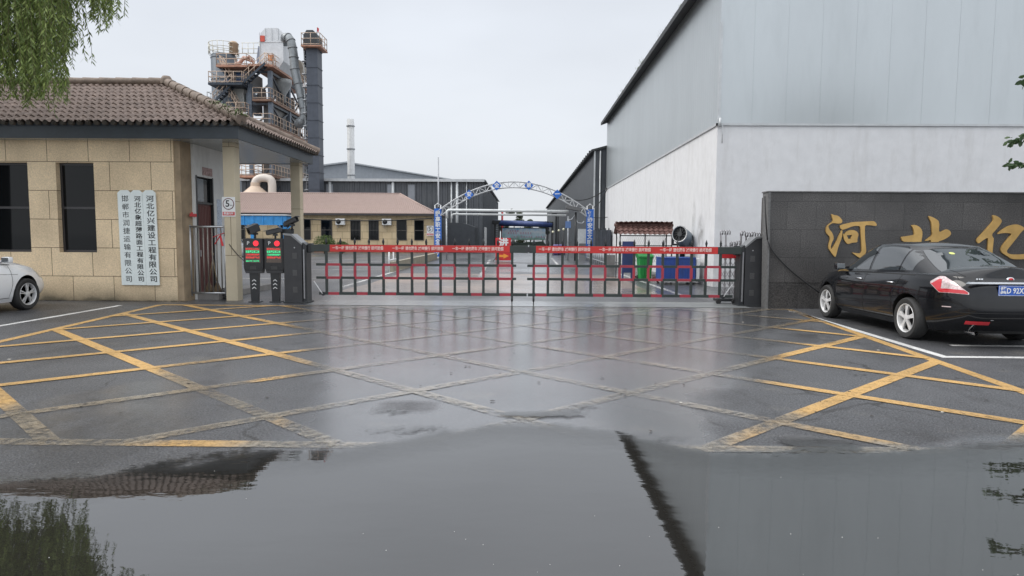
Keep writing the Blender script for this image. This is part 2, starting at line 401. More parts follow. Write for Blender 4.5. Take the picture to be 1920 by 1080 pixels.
def add_worn(o, f):
    at = o.data.attributes.new('worn', 'FLOAT', 'POINT')
    at.data.foreach_set('value', [f(v.co.x, v.co.y) for v in o.data.vertices])

yellow = ground_mat('yellow_line_paint', (0.40, 0.235, 0.075), (0.60, 0.385, 0.15), alpha_wear=0.26, grain=0.7, wadd=0.22)
white_line = ground_mat('white_line_paint', (0.55, 0.55, 0.54), (0.74, 0.74, 0.72), alpha_wear=0.5, grain=0.6)
# the box: trapezoid of four corners, hatched both ways with diagonals 1.93 m apart
BOX = [(-7.8, 13.95), (5.68, 14.02), (4.80, 4.62), (-6.85, 4.58)]
def clip(m_, c_):
    pts = []
    for (x0, y0), (x1, y1) in zip(BOX, BOX[1:] + BOX[:1]):
        f0, f1 = y0 - m_ * x0 - c_, y1 - m_ * x1 - c_
        if f0 * f1 < 0:
            t = f0 / (f0 - f1); pts.append((x0 + (x1 - x0) * t, y0 + (y1 - y0) * t))
    return pts if len(pts) == 2 else None
lev = [0.0]
def lines(segs, wd):
    mb = MB()
    for p, q in segs: strip(mb, p, q, wd, z=0.004 + lev[0] * 0.0003); lev[0] += 1
    return mb
segs = list(zip(BOX, BOX[1:] + BOX[:1]))
for k in range(10):
    for m_ in (0.92, -0.92):
        q = clip(m_, 1.45 + 1.93 * k)
        if q and (Vector(q[0]) - Vector(q[1])).length > 0.8: segs.append(tuple(q))
yl = structure('yellow_box_marking', lines(segs, 0.142).build('yellow_box_marking', yellow, fix=False)); add_wet(yl)
add_worn(yl, lambda x, y: max(0.05, min(1.0, 0.95 * wetness(x, y) + 0.12 + 0.20 * (1 - smooth(4.6, 9.0, y)) + 0.12 * (1 - smooth(2.0, 5.0, abs(x))))))
lev[0] = 0
wl = lines([((-8.52, 2.0), (-8.56, 13.75)), ((5.62, 13.75), (5.42, 8.4)), ((5.36, 8.42), (9.6, 8.42)), ((6.1, 9.35), (9.5, 9.30)), ((7.9, 8.42), (8.0, 13.6))], 0.12).build('white_bay_marking', white_line, fix=False)
structure('white_bay_marking', wl); add_wet(wl); add_worn(wl, lambda x, y: 0.08)
lev[0] = 0
wl2 = lines([((-5.35, 19.3), (-5.55, 30.5)), ((-9.6, 38.0), (-5.9, 46.0)), ((-14, 34), (-8.2, 52)), ((-20, 30), (-14, 46)), ((-1.6, 24), (-2.2, 44)), ((4.05, 27.5), (4.2, 17.2)), ((-11, 22.6), (-5.5, 23.4)), ((-12, 28.6), (-5.9, 29.6)), ((1.9, 34), (2.1, 48))], 0.14).build('yard_lane_marking', white_line, fix=False)
structure('yard_lane_marking', wl2); add_wet(wl2); add_worn(wl2, lambda x, y: 0.35)

concrete = ground_mat('wet_concrete', (0.16, 0.17, 0.17), (0.24, 0.25, 0.25), grain=0.35)
mb = MB(); strip(mb, (-4.75, 14.72), (4.95, 14.80), 1.15, z=0.006, step=0.15)
th = structure('gate_threshold', mb.build('gate_threshold', concrete, fix=False)); add_wet(th)
mud_m = ground_mat('dried_mud', (0.17, 0.13, 0.11), (0.30, 0.235, 0.195), grain=0.5)
mb = MB()
vv = [[mb.bm.verts.new((x0 + (0.25 * pnoise(x0, y0, 0.4)), y0, 0.005)) for x0 in [-4.9 + 0.5 * i for i in range(18)]] for y0 in [17.6 + 0.7 * j for j in range(14)]]
for j in range(13):
    for i in range(17): mb.bm.faces.new((vv[j][i], vv[j][i + 1], vv[j + 1][i + 1], vv[j + 1][i]))
mudo = structure('muddy_road_patch', mb.build('muddy_road_patch', mud_m, fix=False)); add_wet(mudo)

# ------------------------------------------------------------------ the puddle: a sheet of muddy water with an uneven rim
wm = bpy.data.materials.new('puddle_water'); wm.use_nodes = True; t = wm.node_tree; b = t.nodes['Principled BSDF']
b.inputs['Base Color'].default_value = (0.018, 0.017, 0.015, 1); b.inputs['Roughness'].default_value = 0.010; b.inputs['IOR'].default_value = 2.6
c = t.nodes.new('ShaderNodeTexCoord')
n = t.nodes.new('ShaderNodeTexNoise'); n.inputs['Scale'].default_value = 2.2; n.inputs['Detail'].default_value = 2
mp = t.nodes.new('ShaderNodeMapping'); mp.inputs['Scale'].default_value = (1.0, 2.2, 1); t.links.new(c.outputs['Object'], mp.inputs[0]); t.links.new(mp.outputs[0], n.inputs['Vector'])
n5 = t.nodes.new('ShaderNodeTexNoise'); n5.inputs['Scale'].default_value = 16; n5.inputs['Detail'].default_value = 2; t.links.new(mp.outputs[0], n5.inputs['Vector'])
bp = t.nodes.new('ShaderNodeBump'); bp.inputs['Strength'].default_value = 0.10; bp.inputs['Distance'].default_value = 0.010
t.links.new(math_node(t, 'ADD', n.outputs[0], math_node(t, 'MULTIPLY', n5.outputs[0], 0.12)), bp.inputs['Height']); t.links.new(bp.outputs[0], b.inputs['Normal'])
da = t.nodes.new('ShaderNodeAttribute'); da.attribute_name = 'depth'
n2 = t.nodes.new('ShaderNodeTexNoise'); n2.inputs['Scale'].default_value = 26; n2.inputs['Detail'].default_value = 5; n2.inputs['Roughness'].default_value = 0.7
mp2 = t.nodes.new('ShaderNodeMapping'); mp2.inputs['Scale'].default_value = (0.5, 1.0, 1); t.links.new(c.outputs['Object'], mp2.inputs[0]); t.links.new(mp2.outputs[0], n2.inputs['Vector'])
al = math_node(t, 'ADD', da.outputs['Fac'], math_node(t, 'MULTIPLY', math_node(t, 'SUBTRACT', n2.outputs[0], 0.5), 0.42))
r = t.nodes.new('ShaderNodeMapRange'); r.inputs[1].default_value = -0.01; r.inputs[2].default_value = 0.05; r.inputs[4].default_value = 0.72; t.links.new(al, r.inputs[0])
r9 = t.nodes.new('ShaderNodeMapRange'); r9.inputs[1].default_value = 0.05; r9.inputs[2].default_value = 0.55; r9.inputs[4].default_value = 0.28; t.links.new(al, r9.inputs[0])
t.links.new(math_node(t, 'ADD', r.outputs[0], r9.outputs[0]), b.inputs['Alpha'])
mb = MB(); X = [-9 + 0.1 * i for i in range(181)]; T = [0, 0.25, 0.5, 0.65, 0.72] + [0.74 + 0.013 * k for k in range(21)]
vv = []
for x in X:
    e_ = pud_edge(x) + 1.1; vv.append([mb.bm.verts.new((x, -4 + (e_ + 4) * k, 0.013)) for k in T])
for i in range(len(X) - 1):
    for j in range(len(T) - 1): mb.bm.faces.new((vv[i][j], vv[i + 1][j], vv[i + 1][j + 1], vv[i][j + 1]))
water = structure('puddle', mb.build('puddle', wm, fix=False))
at = water.data.attributes.new('depth', 'FLOAT', 'POINT')
def pud_depth(x, y):
    d = pud_edge(x) - y + 0.05 * pnoise(x, y, 2.2)
    if d < 0.05: d = max(d, 0.55 * noise.noise(Vector((x * 1.5, y * 3.2, 7.7))) - 0.17 + 0.16 * d)    # shallow pools beyond the rim
    return max(-0.3, min(1.0, d))
at.data.foreach_set('value', [pud_depth(v.co.x, v.co.y) for v in water.data.vertices])
bits = MB()
for i in range(60):
    x, y = rnd.uniform(-0.9, 3.4), rnd.uniform(2.3, 3.3); 
    if rnd.random() < 0.25: x, y = rnd.uniform(-3, 4), rnd.uniform(2.3, 4.2)
    s_ = rnd.uniform(0.0012, 0.0028); bits.lathe([(s_, 0.0125), (s_ * 0.8, 0.0145), (0.00005, 0.0155)], (x, y, 0), seg=6)
tag(bits.build('floating_specks', mat('foam_white', (0.6, 0.6, 0.58), 0.5)), kind='stuff')

# ------------------------------------------------------------------ corrugated sheds
def corrugated(mb, p, q, z0, z1, period=0.3, depth=0.03, m=0, z1b=None):
    """ribbed sheet between two plan points, outward side to the right of p>q"""
    p, q = Vector(p), Vector(q); d = q - p; ln = d.length; d.normalize(); nrm = Vector((d.y, -d.x)); z1b = z1 if z1b is None else z1b
    k = int(ln / period); pts = []
    for i in range(k + 1):
        for f, o in ((0, 0), (0.55, 0), (0.65, depth), (0.90, depth)):
            s_ = (i + f) * period
            if s_ > ln: s_ = ln
            pts.append((s_, o))
    prev = None
    for s_, o in pts:
        c = p + d * s_ + nrm * o; zt = z1 + (z1b - z1) * s_ / ln
        a, b_ = mb.bm.verts.new((c.x, c.y, z0)), mb.bm.verts.new((c.x, c.y, zt))
        if prev and (s_ - prev[2] > 1e-6): mb.bm.faces.new((prev[0], a, b_, prev[1])).material_index = m
        prev = (a, b_, s_)

# ------------------------------------------------------------------ large white and grey warehouse on the right
clad = mat('grey_cladding', (0.47, 0.50, 0.51), 0.34, 0.65, var=0.05, scale=0.6, stretch=(1, 1, 0.3), stain=0.10)
clad_side = clad
trim = mat('light_flashing', (0.5, 0.52, 0.53), 0.5, 0.3, var=0.1)
roofd = mat('dark_roof_sheet', (0.035, 0.038, 0.040), 0.6, var=0.25, stain=0.3)
pw_m = plaster.copy(); pw_m.name = 'stained_wall_plaster'; t = pw_m.node_tree; b = t.nodes['Principled BSDF']
src = b.inputs['Base Color'].links[0].from_socket
c = t.nodes.new('ShaderNodeTexCoord'); s_ = t.nodes.new('ShaderNodeSeparateXYZ'); t.links.new(c.outputs['Object'], s_.inputs[0])
n = t.nodes.new('ShaderNodeTexNoise'); n.inputs['Scale'].default_value = 2.4; n.inputs['Detail'].default_value = 8; n.inputs['Roughness'].default_value = 0.7; t.links.new(c.outputs['Object'], n.inputs['Vector'])
f = math_node(t, 'MULTIPLY', math_node(t, 'SUBTRACT', 1.15, s_.outputs[2]), 0.55)          # splash dirt along the foot
f = math_node(t, 'MAXIMUM', f, 0.0)
for (yy, zz, ry, rz_, k) in ((22.0, 1.62, 0.55, 0.75, 1.1), (22.9, 2.1, 0.30, 0.9, 0.6), (27.5, 1.0, 0.5, 1.6, 0.35)):
    dy = math_node(t, 'POWER', math_node(t, 'DIVIDE', math_node(t, 'SUBTRACT', s_.outputs[1], yy), ry), 2.0)
    dz = math_node(t, 'POWER', math_node(t, 'DIVIDE', math_node(t, 'SUBTRACT', s_.outputs[2], zz), rz_), 2.0)
    q = math_node(t, 'MULTIPLY', math_node(t, 'MAXIMUM', math_node(t, 'SUBTRACT', 1.0, math_node(t, 'ADD', dy, dz)), 0.0), k)
    f = math_node(t, 'ADD', f, q)
f = math_node(t, 'MINIMUM', math_node(t, 'MULTIPLY', f, math_node(t, 'MAXIMUM', math_node(t, 'MULTIPLY', math_node(t, 'SUBTRACT', n.outputs[0], 0.33), 2.6), 0.0)), 0.7)
x = t.nodes.new('ShaderNodeMix'); x.data_type = 'RGBA'; t.links.new(f, x.inputs[0]); t.links.new(src, x.inputs[6]); x.inputs[7].default_value = (0.16, 0.155, 0.145, 1)
t.links.new(x.outputs[2], b.inputs['Base Color'])
W = thing('warehouse', 'huge warehouse with plain white lower walls and grey-blue cladding above, right side', 'warehouse', (5.9, 20.2, 0))
def rel(o): o.location = tuple(-v for v in o.parent.location); return o
WX, WY, WF, WBZ, WE = 5.9, 20.4, 47.5, 4.95, 9.68
mb = MB(); mb.box(WX, 36, WY, WF, -0.2, WBZ)
rel(mb.build('lower_wall', pw_m, W))
mb = MB(); mb.prism([(WX + .02, WBZ), (36, WBZ), (36, WE), (21, WE + 5.3), (WX + .02, WE)], WY + .03, WF - .04, 'xz')
for i in range(1, 30): mb.box(WX + .02 + 1.02 * i - 0.005, WX + .02 + 1.02 * i + 0.005, WY + .025, WY + .03, WBZ + .05, WE + (0.355 * 1.02 * min(i, 14) - .3 if i < 15 else .1))
for i in range(1, 106): mb.box(WX + .017, WX + .02, WY + .03 + 0.25 * i - 0.006, WY + .03 + 0.25 * i + 0.006, WBZ + .05, WE - .05)
rel(mb.build('cladding', clad, W))
mb = MB(); mb.box(WX - .05, 36.05, WY - .04, WY, WBZ - .02, WBZ + .05); mb.box(WX - .05, WX, WY - .04, WF, WBZ - .02, WBZ + .05)
rel(mb.build('flashing', trim, W))
mb = MB(); mb.box(WX, WX + .08, WY - .005, WY + .025, WBZ + .06, 8.0); mb.tube((WX + .05, WY - .08, WBZ - .08), (WX + .05, WY - .08, WBZ + .2), 0.035); mb.tube((WX + .14, WY - .04, WBZ + .05), (WX + .14, WY - .04, WBZ - .55), 0.012)
rel(mb.build('corner_pipe', trim, W))
mb = MB()
mb.prism([(WX - .40, WE + .02), (WX - .40, WE - .17), (WX + .1, WE + .02), (21, WE + 5.35), (21, WE + 5.6)], WY - .25, WF + .25, 'xz'); mb.prism([(36.4, WE + .05), (21, WE + 5.6), (21, WE + 5.35), (36.4, WE - .1)], WY - .25, WF + .25, 'xz')
rel(mb.build('roof', roofd, W))
weed = mat('weed_leaf', (0.10, 0.14, 0.05), 0.8, var=0.4)
mb = MB()
for i in range(60):
    y = rnd.uniform(23, 41); h = rnd.uniform(0.06, 0.26)
    for k in range(5):
        a = rnd.uniform(0, 6.28); q = Vector((math.cos(a), math.sin(a), 0)) * h * 0.5; x0_ = WX - .37
        mb.face([(x0_, y, WE), (x0_ + q.x * 0.5, y + q.y * 0.5 + 0.02, WE + h * 0.6), (x0_ + q.x, y + q.y, WE + h)])
rel(tag(mb.build('gutter_weeds', weed, W, fix=False), kind='stuff'))

# ------------------------------------------------------------------ black granite name wall with gilded characters
G_ = thing('granite_wall', 'black speckled granite name wall behind the black sedan', 'wall', (5.25, 14.2, 0))
mb = MB()
mb.box(5.27, 15.0, 14.2, 14.5, 0.56, 2.49, bev=0.006); mb.box(5.30, 15.0, 14.215, 14.49, -0.1, 0.56)
rel(mb.build('wall_block', granite, G_))
mb = MB(); mb.box(5.20, 15.05, 14.17, 14.52, 2.49, 2.52, bev=0.008); mb.prism([(5.22, 2.49), (5.27, 2.49), (5.30, 0), (5.27, 0)], 14.175, 14.5, 'xz')
rel(mb.build('edge_trim', mat('grey_stone_edge', (0.13, 0.13, 0.13), 0.5, var=0.3, scale=20), G_))
mb = MB(); mb.box(5.36, 5.62, 14.62, 14.95, 0, 2.42, bev=0.01)
P_ = mb.build('stone_pillar', granite); tag(P_, 'slim dark stone pillar just behind the left end of the granite name wall', 'pillar')
gold = mat('gilded_letter', (0.52, 0.33, 0.11), 0.42, 0.35, var=0.15, scale=4)
def z2(p): u, v = 1530 + p[0] / 9.6, 390 + p[1] / 9.6; return (5.252 + (u - 1443) * 0.01124, 2.043 - (v - 400 - (u - 1550) * 0.006) * 0.01135)
def z3(p): u, v = 1690 + p[0] / 8.348, 380 + p[1] / 8.348; return (5.252 + (u - 1443) * 0.01124, 2.043 - (v - 400 - (u - 1550) * 0.006) * 0.01135)
def outline(pts):
    """round an outline off once (corner cutting)"""
    o = []
    for i in range(len(pts)):
        a, b = pts[i], pts[(i + 1) % len(pts)]
        o += [(a[0] * .78 + b[0] * .22, a[1] * .78 + b[1] * .22), (a[0] * .22 + b[0] * .78, a[1] * .22 + b[1] * .78)]
    return o
he = [[(285, 100), (330, 120), (400, 130), (450, 165), (495, 225), (475, 270), (400, 275), (325, 262), (270, 290), (238, 320), (255, 370), (310, 430), (345, 500), (345, 560), (315, 620), (300, 690), (310, 740), (345, 690), (400, 590), (450, 470), (490, 390), (500, 400), (497, 510), (470, 600), (435, 700), (415, 800), (395, 885), (350, 840), (290, 760), (262, 715), (265, 640), (285, 560), (270, 500), (225, 465), (200, 410), (205, 340), (240, 290), (325, 235), (300, 150)],
      [(445, 320), (465, 300), (560, 275), (700, 245), (850, 240), (1040, 228), (1075, 240), (1112, 280), (1115, 305), (1095, 320), (1000, 305), (900, 300), (905, 420), (915, 560), (945, 740), (945, 800), (900, 860), (850, 900), (780, 862), (682, 790), (760, 808), (868, 812), (855, 640), (835, 480), (820, 330), (790, 318), (720, 315), (640, 335), (560, 370), (500, 388), (465, 365)]]
kou = [(512, 455), (545, 465), (570, 420), (630, 392), (700, 390), (760, 415), (797, 470), (775, 545), (782, 612), (700, 615), (650, 630), (605, 645), (560, 600), (530, 540)]
kouh = [(580, 485), (680, 478), (650, 550), (615, 552)]
bei = [[(175, 345), (240, 342), (310, 375), (350, 430), (358, 500), (345, 600), (340, 800), (240, 900), (200, 890), (235, 700), (160, 608), (50, 605), (22, 530), (110, 520), (225, 500), (232, 490), (215, 410)],
       [(437, 205), (470, 210), (540, 240), (612, 290), (610, 470), (700, 420), (740, 410), (790, 440), (808, 485), (770, 530), (690, 575), (600, 605), (600, 760), (760, 770), (740, 850), (520, 860), (500, 700), (500, 600), (490, 575), (440, 592), (400, 592), (460, 545), (515, 505), (505, 440), (490, 310), (455, 250)]]
yi = [[(1435, 190), (1475, 195), (1540, 225), (1587, 275), (1575, 320), (1500, 420), (1440, 490), (1465, 545), (1478, 550), (1470, 700), (1470, 880), (1395, 880), (1395, 700), (1390, 560), (1370, 545), (1300, 590), (1240, 638), (1215, 600), (1215, 565), (1240, 535), (1340, 420), (1440, 300), (1455, 260)],
      [(1520, 490), (1570, 440), (1660, 375), (1760, 340), (1830, 335), (1900, 360), (1960, 400), (1900, 450), (1840, 540), (1760, 650), (1690, 740), (1700, 780), (1760, 805), (1960, 805), (2060, 770), (2110, 800), (2100, 860), (1960, 880), (1780, 880), (1700, 830), (1620, 780), (1597, 740), (1610, 680), (1680, 580), (1760, 480), (1690, 470), (1610, 470)]]
def letter(parts, f, label=None, extra=None):
    mb = MB()
    for p in parts: mb.prism(outline([f(q) for q in p]), 14.165, 14.2, 'xz')
    if extra: mb.prism(outline([f(q) for q in extra[0]]), 14.165, 14.2, 'xz', holes=[[f(q) for q in extra[1]]])
    o = mb.build('gold_character', gold, G_); rel(o); return o
letter(he, z2, extra=(kou, kouh)); letter(bei, z3); letter(yi, z3)
mb = MB(); pts = []
for i in range(15):
    s_ = i / 14; pts.append((5.22 + 1.15 * s_ ** 1.1, 14.14, 1.48 - 1.12 * s_ ** 0.75 - 0.0 * s_))
mb.path(pts, 0.014, 6); mb.path([(5.13, 14.13, 2.40), (5.17, 14.13, 1.9), (5.22, 14.14, 1.48)], 0.014, 6)
tag(mb.build('hose', cable_m), 'thin black cable drooping across the left end of the granite name wall', 'cable')

# ------------------------------------------------------------------ gatehouse with a tiled hip roof
GH = thing('gatehouse', 'cream block gatehouse with brown tiled hip roof and open porch', 'gatehouse', (-7.8, 14.7, 0))
FX, FY, FB = -7.82, 14.7, 17.0     # corner, front face, back of the front room
mb = MB(); wx = [(-11.13 - 1.2, -11.13), (-10.49, -9.63)]      # window openings
zb, zt = 1.10, 3.11
def wall_front(x0, x1, z0, z1): mb.box(x0, x1, FY, FY + 0.22, z0, z1)
edges = [-18.0, wx[0][0], wx[0][1], wx[1][0], wx[1][1], FX]
wall_front(-18, FX, -0.2, zb); wall_front(-18, FX, zt, 3.78)
wall_front(edges[0], edges[1], zb, zt); wall_front(edges[2], edges[3], zb, zt); wall_front(edges[4], edges[5], zb, zt)
rel(mb.build('front_wall', cream_stone, GH))
mb = MB(); mb.box(FX, FX + 0.14, FY + 0.02, FY + 0.50, -0.2, 3.78)
rel(mb.build('corner_stone', mat('brown_stone', (0.30, 0.23, 0.15), 0.8, var=0.25, bump=0.2, stain=0.3), GH))
for a, b_ in wx:
    mb = MB(); y = FY + 0.13
    for x0, x1, z0, z1 in ((a, a + .05, zb, zt), (b_ - .05, b_, zb, zt), (a + .05, b_ - .05, zb, zb + .05), (a + .05, b_ - .05, zt - .05, zt), (a + .05, b_ - .05, 2.08, 2.13)):
        mb.box(x0, x1, y, y + 0.05, z0, z1)
    f = rel(mb.build('window', mat('dark_frame', (0.035, 0.033, 0.035), 0.4, var=0.1), GH))
    mb = MB(); mb.box(a + .05, b_ - .05, y + 0.02, y + 0.03, zb + .05, zt - .05); p = mb.build('pane', black_glass, f)
inner = mat('porch_plaster', (0.60, 0.61, 0.60), 0.8, var=0.06, stain=0.55, dirt=(0.33, 0.33, 0.31))
mb = MB(); SX = -7.62
mb.box(SX - 0.15, SX, FY + 0.5, 15.30, -0.1, 3.6); mb.box(SX - 0.15, SX, 16.12, FB, -0.1, 3.6); mb.box(SX - 0.15, SX, 15.30, 16.12, 2.88, 3.6)
mb.box(-18, SX - 0.15, FB - 0.15, FB, -0.1, 3.6); mb.box(-18, -17.8, FY + .22, FB - .15, -0.1, 3.6)
rel(mb.build('side_wall', inner, GH))
mb = MB(); mb.box(SX, SX + 0.5, FY + 0.5, 18.6, 0.0, 0.14); rel(mb.build('step', mat('cement_step', (0.22, 0.21, 0.20), 0.7, var=0.2), GH))
mb = MB(); mb.box(SX - 0.09, SX - 0.05, 15.34, 16.08, 0.14, 2.25)
for i in range(9): mb.box(SX - 0.05, SX - 0.04, 15.38 + i * 0.075, 15.42 + i * 0.075, 0.2, 2.2)
d = rel(mb.build('door', mat('maroon_door', (0.11, 0.035, 0.03), 0.5, var=0.3, stretch=(1, 8, 0.5)), GH))
mb = MB(); mb.box(SX - 0.035, SX - 0.02, 15.45, 15.49, 1.0, 1.15); rel_h = mb.build('handle', steel, d)
mb = MB(); mb.box(SX - 0.08, SX - 0.05, 15.38, 15.75, 2.30, 2.84); mb.box(SX - 0.03, SX, 15.34, 16.10, 2.24, 2.29, m=1)
mb.box(SX - 0.08, SX - 0.06, 15.75, 16.08, 2.30, 2.84, m=2); mb.box(SX - 0.1, SX + 0.01, 15.27, 15.33, 0.14, 2.9, m=1); mb.box(SX - 0.1, SX + 0.01, 16.08, 16.13, 0.14, 2.9, m=1)
rel(mb.build('transom', [mat('grey_glass', (0.10, 0.12, 0.14), 0.1, var=0.1), black_metal, black_glass], GH))
mb = MB(); mb.box(SX, SX + 0.008, 15.6, 16.1, 2.93, 3.12, bev=0.003); rel(mb.build('number_plate', mat('faded_sticker', (0.32, 0.22, 0.21), 0.6, var=0.6, scale=22), GH))
mb = MB(); mb.box(SX, SX + 0.006, 16.3, 16.55, 1.55, 2.4); rel(mb.build('notice_board', mat('blue_white_notice', (0.40, 0.46, 0.55), 0.5, var=0.35, scale=25), GH))
mb = MB(); mb.box(SX, SX + 0.012, 14.95, 15.25, 1.93, 2.0); mb.box(SX, SX + 0.012, 15.02, 15.08, 2.0, 2.03); rel(mb.build('red_bracket', red_paint, GH))
col_m = stone_mat('pale_column_stone', (0.52, 0.455, 0.33), (0.56, 0.49, 0.36), (0.16, 0.12, 0.08), 3.0, 1.235, 0.006, 0.7, 0.19, speck=0.15)
for (cx, cy) in ((-6.85, 15.0), (-6.72, 19.0)):
    mb = MB(); mb.box(cx, cx + 0.27, cy, cy + 0.27, -0.1, 3.70, bev=0.006); rel(mb.build('column', col_m, GH))
mb = MB(); EX, EY0, EY1 = -6.20, 14.36, 19.38
mb.box(-18.2, EX + 0.0, EY0, EY0 + 0.05, 3.60, 3.86); mb.box(EX - 0.05, EX, EY0 + 0.05, EY1, 3.60, 3.86); mb.box(-18.2, EX, EY1, EY1 + 0.05, 3.60, 3.86)
mb.box(-18.25, EX + 0.03, EY0 - 0.03, EY0 + 0.08, 3.86, 3.92); mb.box(EX - 0.08, EX + 0.03, EY0 + 0.08, EY1, 3.86, 3.92)
rel(mb.build('fascia', mat('dark_fascia', (0.032, 0.042, 0.052), 0.45, var=0.2), GH))
mb = MB()
for i in range(int((EY1 - EY0 - 0.1) / 0.22)):
    y = EY0 + 0.05 + i * 0.22; mb.box(-18, EX - 0.05, y, y + 0.19, 3.60, 3.63); mb.box(-18, EX - 0.05, y + 0.19, y + 0.22, 3.615, 3.63)
rel(mb.build('soffit', mat('soffit_panel', (0.40, 0.43, 0.43), 0.22, 0.4, var=0.1), GH))
tile = mat('roof_tile', (0.205, 0.155, 0.132), 0.72, var=0.30, scale=5, bump=0.25, bscale=30, stain=0.35, dirt=(0.10, 0.082, 0.070))
def tile_plane(mb, o, du, up, lu, lt, clips, per=0.165, crs=0.31, amp=0.029, m=0):
    """pantiles: waves across the slope, one lapped step for every course"""
    o, du, up = Vector(o), Vector(du).normalized(), Vector(up).normalized(); n = du.cross(up).normalized()
    if n.z < 0: n = -n
    bm = bmesh.new(); ku = int(lu / per * 8); kc = int(lt / crs) + 1; rows = []
    for c in range(kc):
        for f, lift in ((0.0, 0.028), (0.5, 0.014), (0.999, 0.0)):
            row = []
            for i in range(ku + 1):
                ph = i / 8.0 + 0.0; w_ = math.cos(2 * math.pi * ph); w_ = math.copysign(abs(w_) ** 0.8, w_)
                jit = 0.006 * noise.noise(Vector((int(ph) * 1.7, c * 2.3, 0)))
                sag = 0.02 * noise.noise(Vector((i * per / 8 * 0.4, c * 0.4, 4)))
                row.append(bm.verts.new(o + du * (i * per / 8) + up * ((c + f) * crs + (jit * 2 if f == 0 else 0)) + n * (amp * w_ + lift + jit + sag)))
            rows.append(row)
    for a, b_ in zip(rows, rows[1:]):
        for i in range(ku): bm.faces.new((a[i], a[i + 1], b_[i + 1], b_[i]))
    for co, no in clips:
        bmesh.ops.bisect_plane(bm, geom=bm.verts[:] + bm.edges[:] + bm.faces[:], plane_co=co, plane_no=no, clear_outer=True)
    me = bpy.data.meshes.new('tmp'); bm.to_mesh(me); bm.free(); mb.bm.from_mesh(me); bpy.data.meshes.remove(me)
RX, RY, RZ = -9.10, 16.9, 5.33; EZ = 3.93; TX = EX + 0.14; TY0, TY1 = EY0 - 0.14, EY1 + 0.14
hip = (Vector((RX - TX, RY - TY0, 0))); hn = Vector((hip.y, -hip.x, 0)).normalized()
if hn.dot(Vector((1, 0, 0))) < 0: hn = -hn
hip2 = Vector((RX - TX, RY - TY1, 0)); hn2 = Vector((hip2.y, -hip2.x, 0)).normalized()
if hn2.dot(Vector((1, 0, 0))) < 0: hn2 = -hn2
mb = MB()
upf = Vector((0, RY - TY0, RZ - EZ)); upe = Vector((RX - TX, 0, RZ - EZ)); upb = Vector((0, RY - TY1, RZ - EZ))
c0 = Vector((TX, TY0, EZ)); c1 = Vector((TX, TY1, EZ)); rtop = (Vector((0, RY, 0)), Vector((0, 1, 0)))
tile_plane(mb, (-18.4, TY0, EZ), (1, 0, 0), upf, 12.4, upf.length, [(c0, hn), rtop])
tile_plane(mb, (-18.4, TY1, EZ), (1, 0, 0), upb, 12.4, upb.length, [(c1, hn2), (Vector((0, RY, 0)), Vector((0, -1, 0)))])
tile_plane(mb, (TX, TY0, EZ), (0, 1, 0), upe, TY1 - TY0, upe.length, [(c0, -hn), (c1, -hn2)])
rf = rel(mb.build('roof', tile, GH, smooth=40))
mb = MB()
def ridge(p, q, r=0.10, ln=0.42):
    p, q = Vector(p), Vector(q); d = q - p; n = max(1, round(d.length / ln)); 
    for i in range(n):
        a, b_ = p + d * (i / n), p + d * ((i + 1.12) / n)
        mb.tube(a, b_, r * 1.12, r * 0.92, 12)
up_ = Vector((0, 0, 0.06))
ridge(Vector((-18, RY, RZ)) + up_, Vector((RX, RY, RZ)) + up_); ridge(c0 + up_, Vector((RX, RY, RZ)) + up_, 0.105); ridge(c1 + up_, Vector((RX, RY, RZ)) + up_)
mb.lathe([(0.14, RZ + 0.0), (0.15, RZ + 0.1), (0.09, RZ + 0.2), (0.001, RZ + 0.22)], (RX, RY, 0))
rel(mb.build('ridge_cap', mat('ridge_tile', (0.20, 0.155, 0.125), 0.7, var=0.3, scale=8, stain=0.4), GH, smooth=50))
# dark underside course along the eaves
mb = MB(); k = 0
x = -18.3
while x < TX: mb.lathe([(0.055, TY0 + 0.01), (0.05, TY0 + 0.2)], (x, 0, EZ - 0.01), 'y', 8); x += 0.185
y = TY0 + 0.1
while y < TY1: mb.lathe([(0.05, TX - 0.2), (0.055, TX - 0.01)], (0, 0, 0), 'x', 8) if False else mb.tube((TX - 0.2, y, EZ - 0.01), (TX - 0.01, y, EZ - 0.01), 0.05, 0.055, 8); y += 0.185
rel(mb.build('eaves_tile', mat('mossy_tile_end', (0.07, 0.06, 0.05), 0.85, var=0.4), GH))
moss = MB()
for i in range(220):
    s_ = rnd.random() ** 1.6; p = c0.lerp(Vector((RX, RY, RZ)), s_ * 0.35) + Vector((rnd.gauss(0, .08), rnd.gauss(0, .08), 0.13))
    for k in range(2):
        a = rnd.uniform(0, 6.28); l = rnd.uniform(0.02, 0.06)
        moss.face([p, p + Vector((math.cos(a) * l, math.sin(a) * l, l * .3)), p + Vector((math.cos(a + .7) * l, math.sin(a + .7) * l, l * .7))])
rel(tag(moss.build('moss', mat('moss', (0.08, 0.12, 0.035), 0.9, var=0.3), rf.parent, fix=False), kind='stuff'))

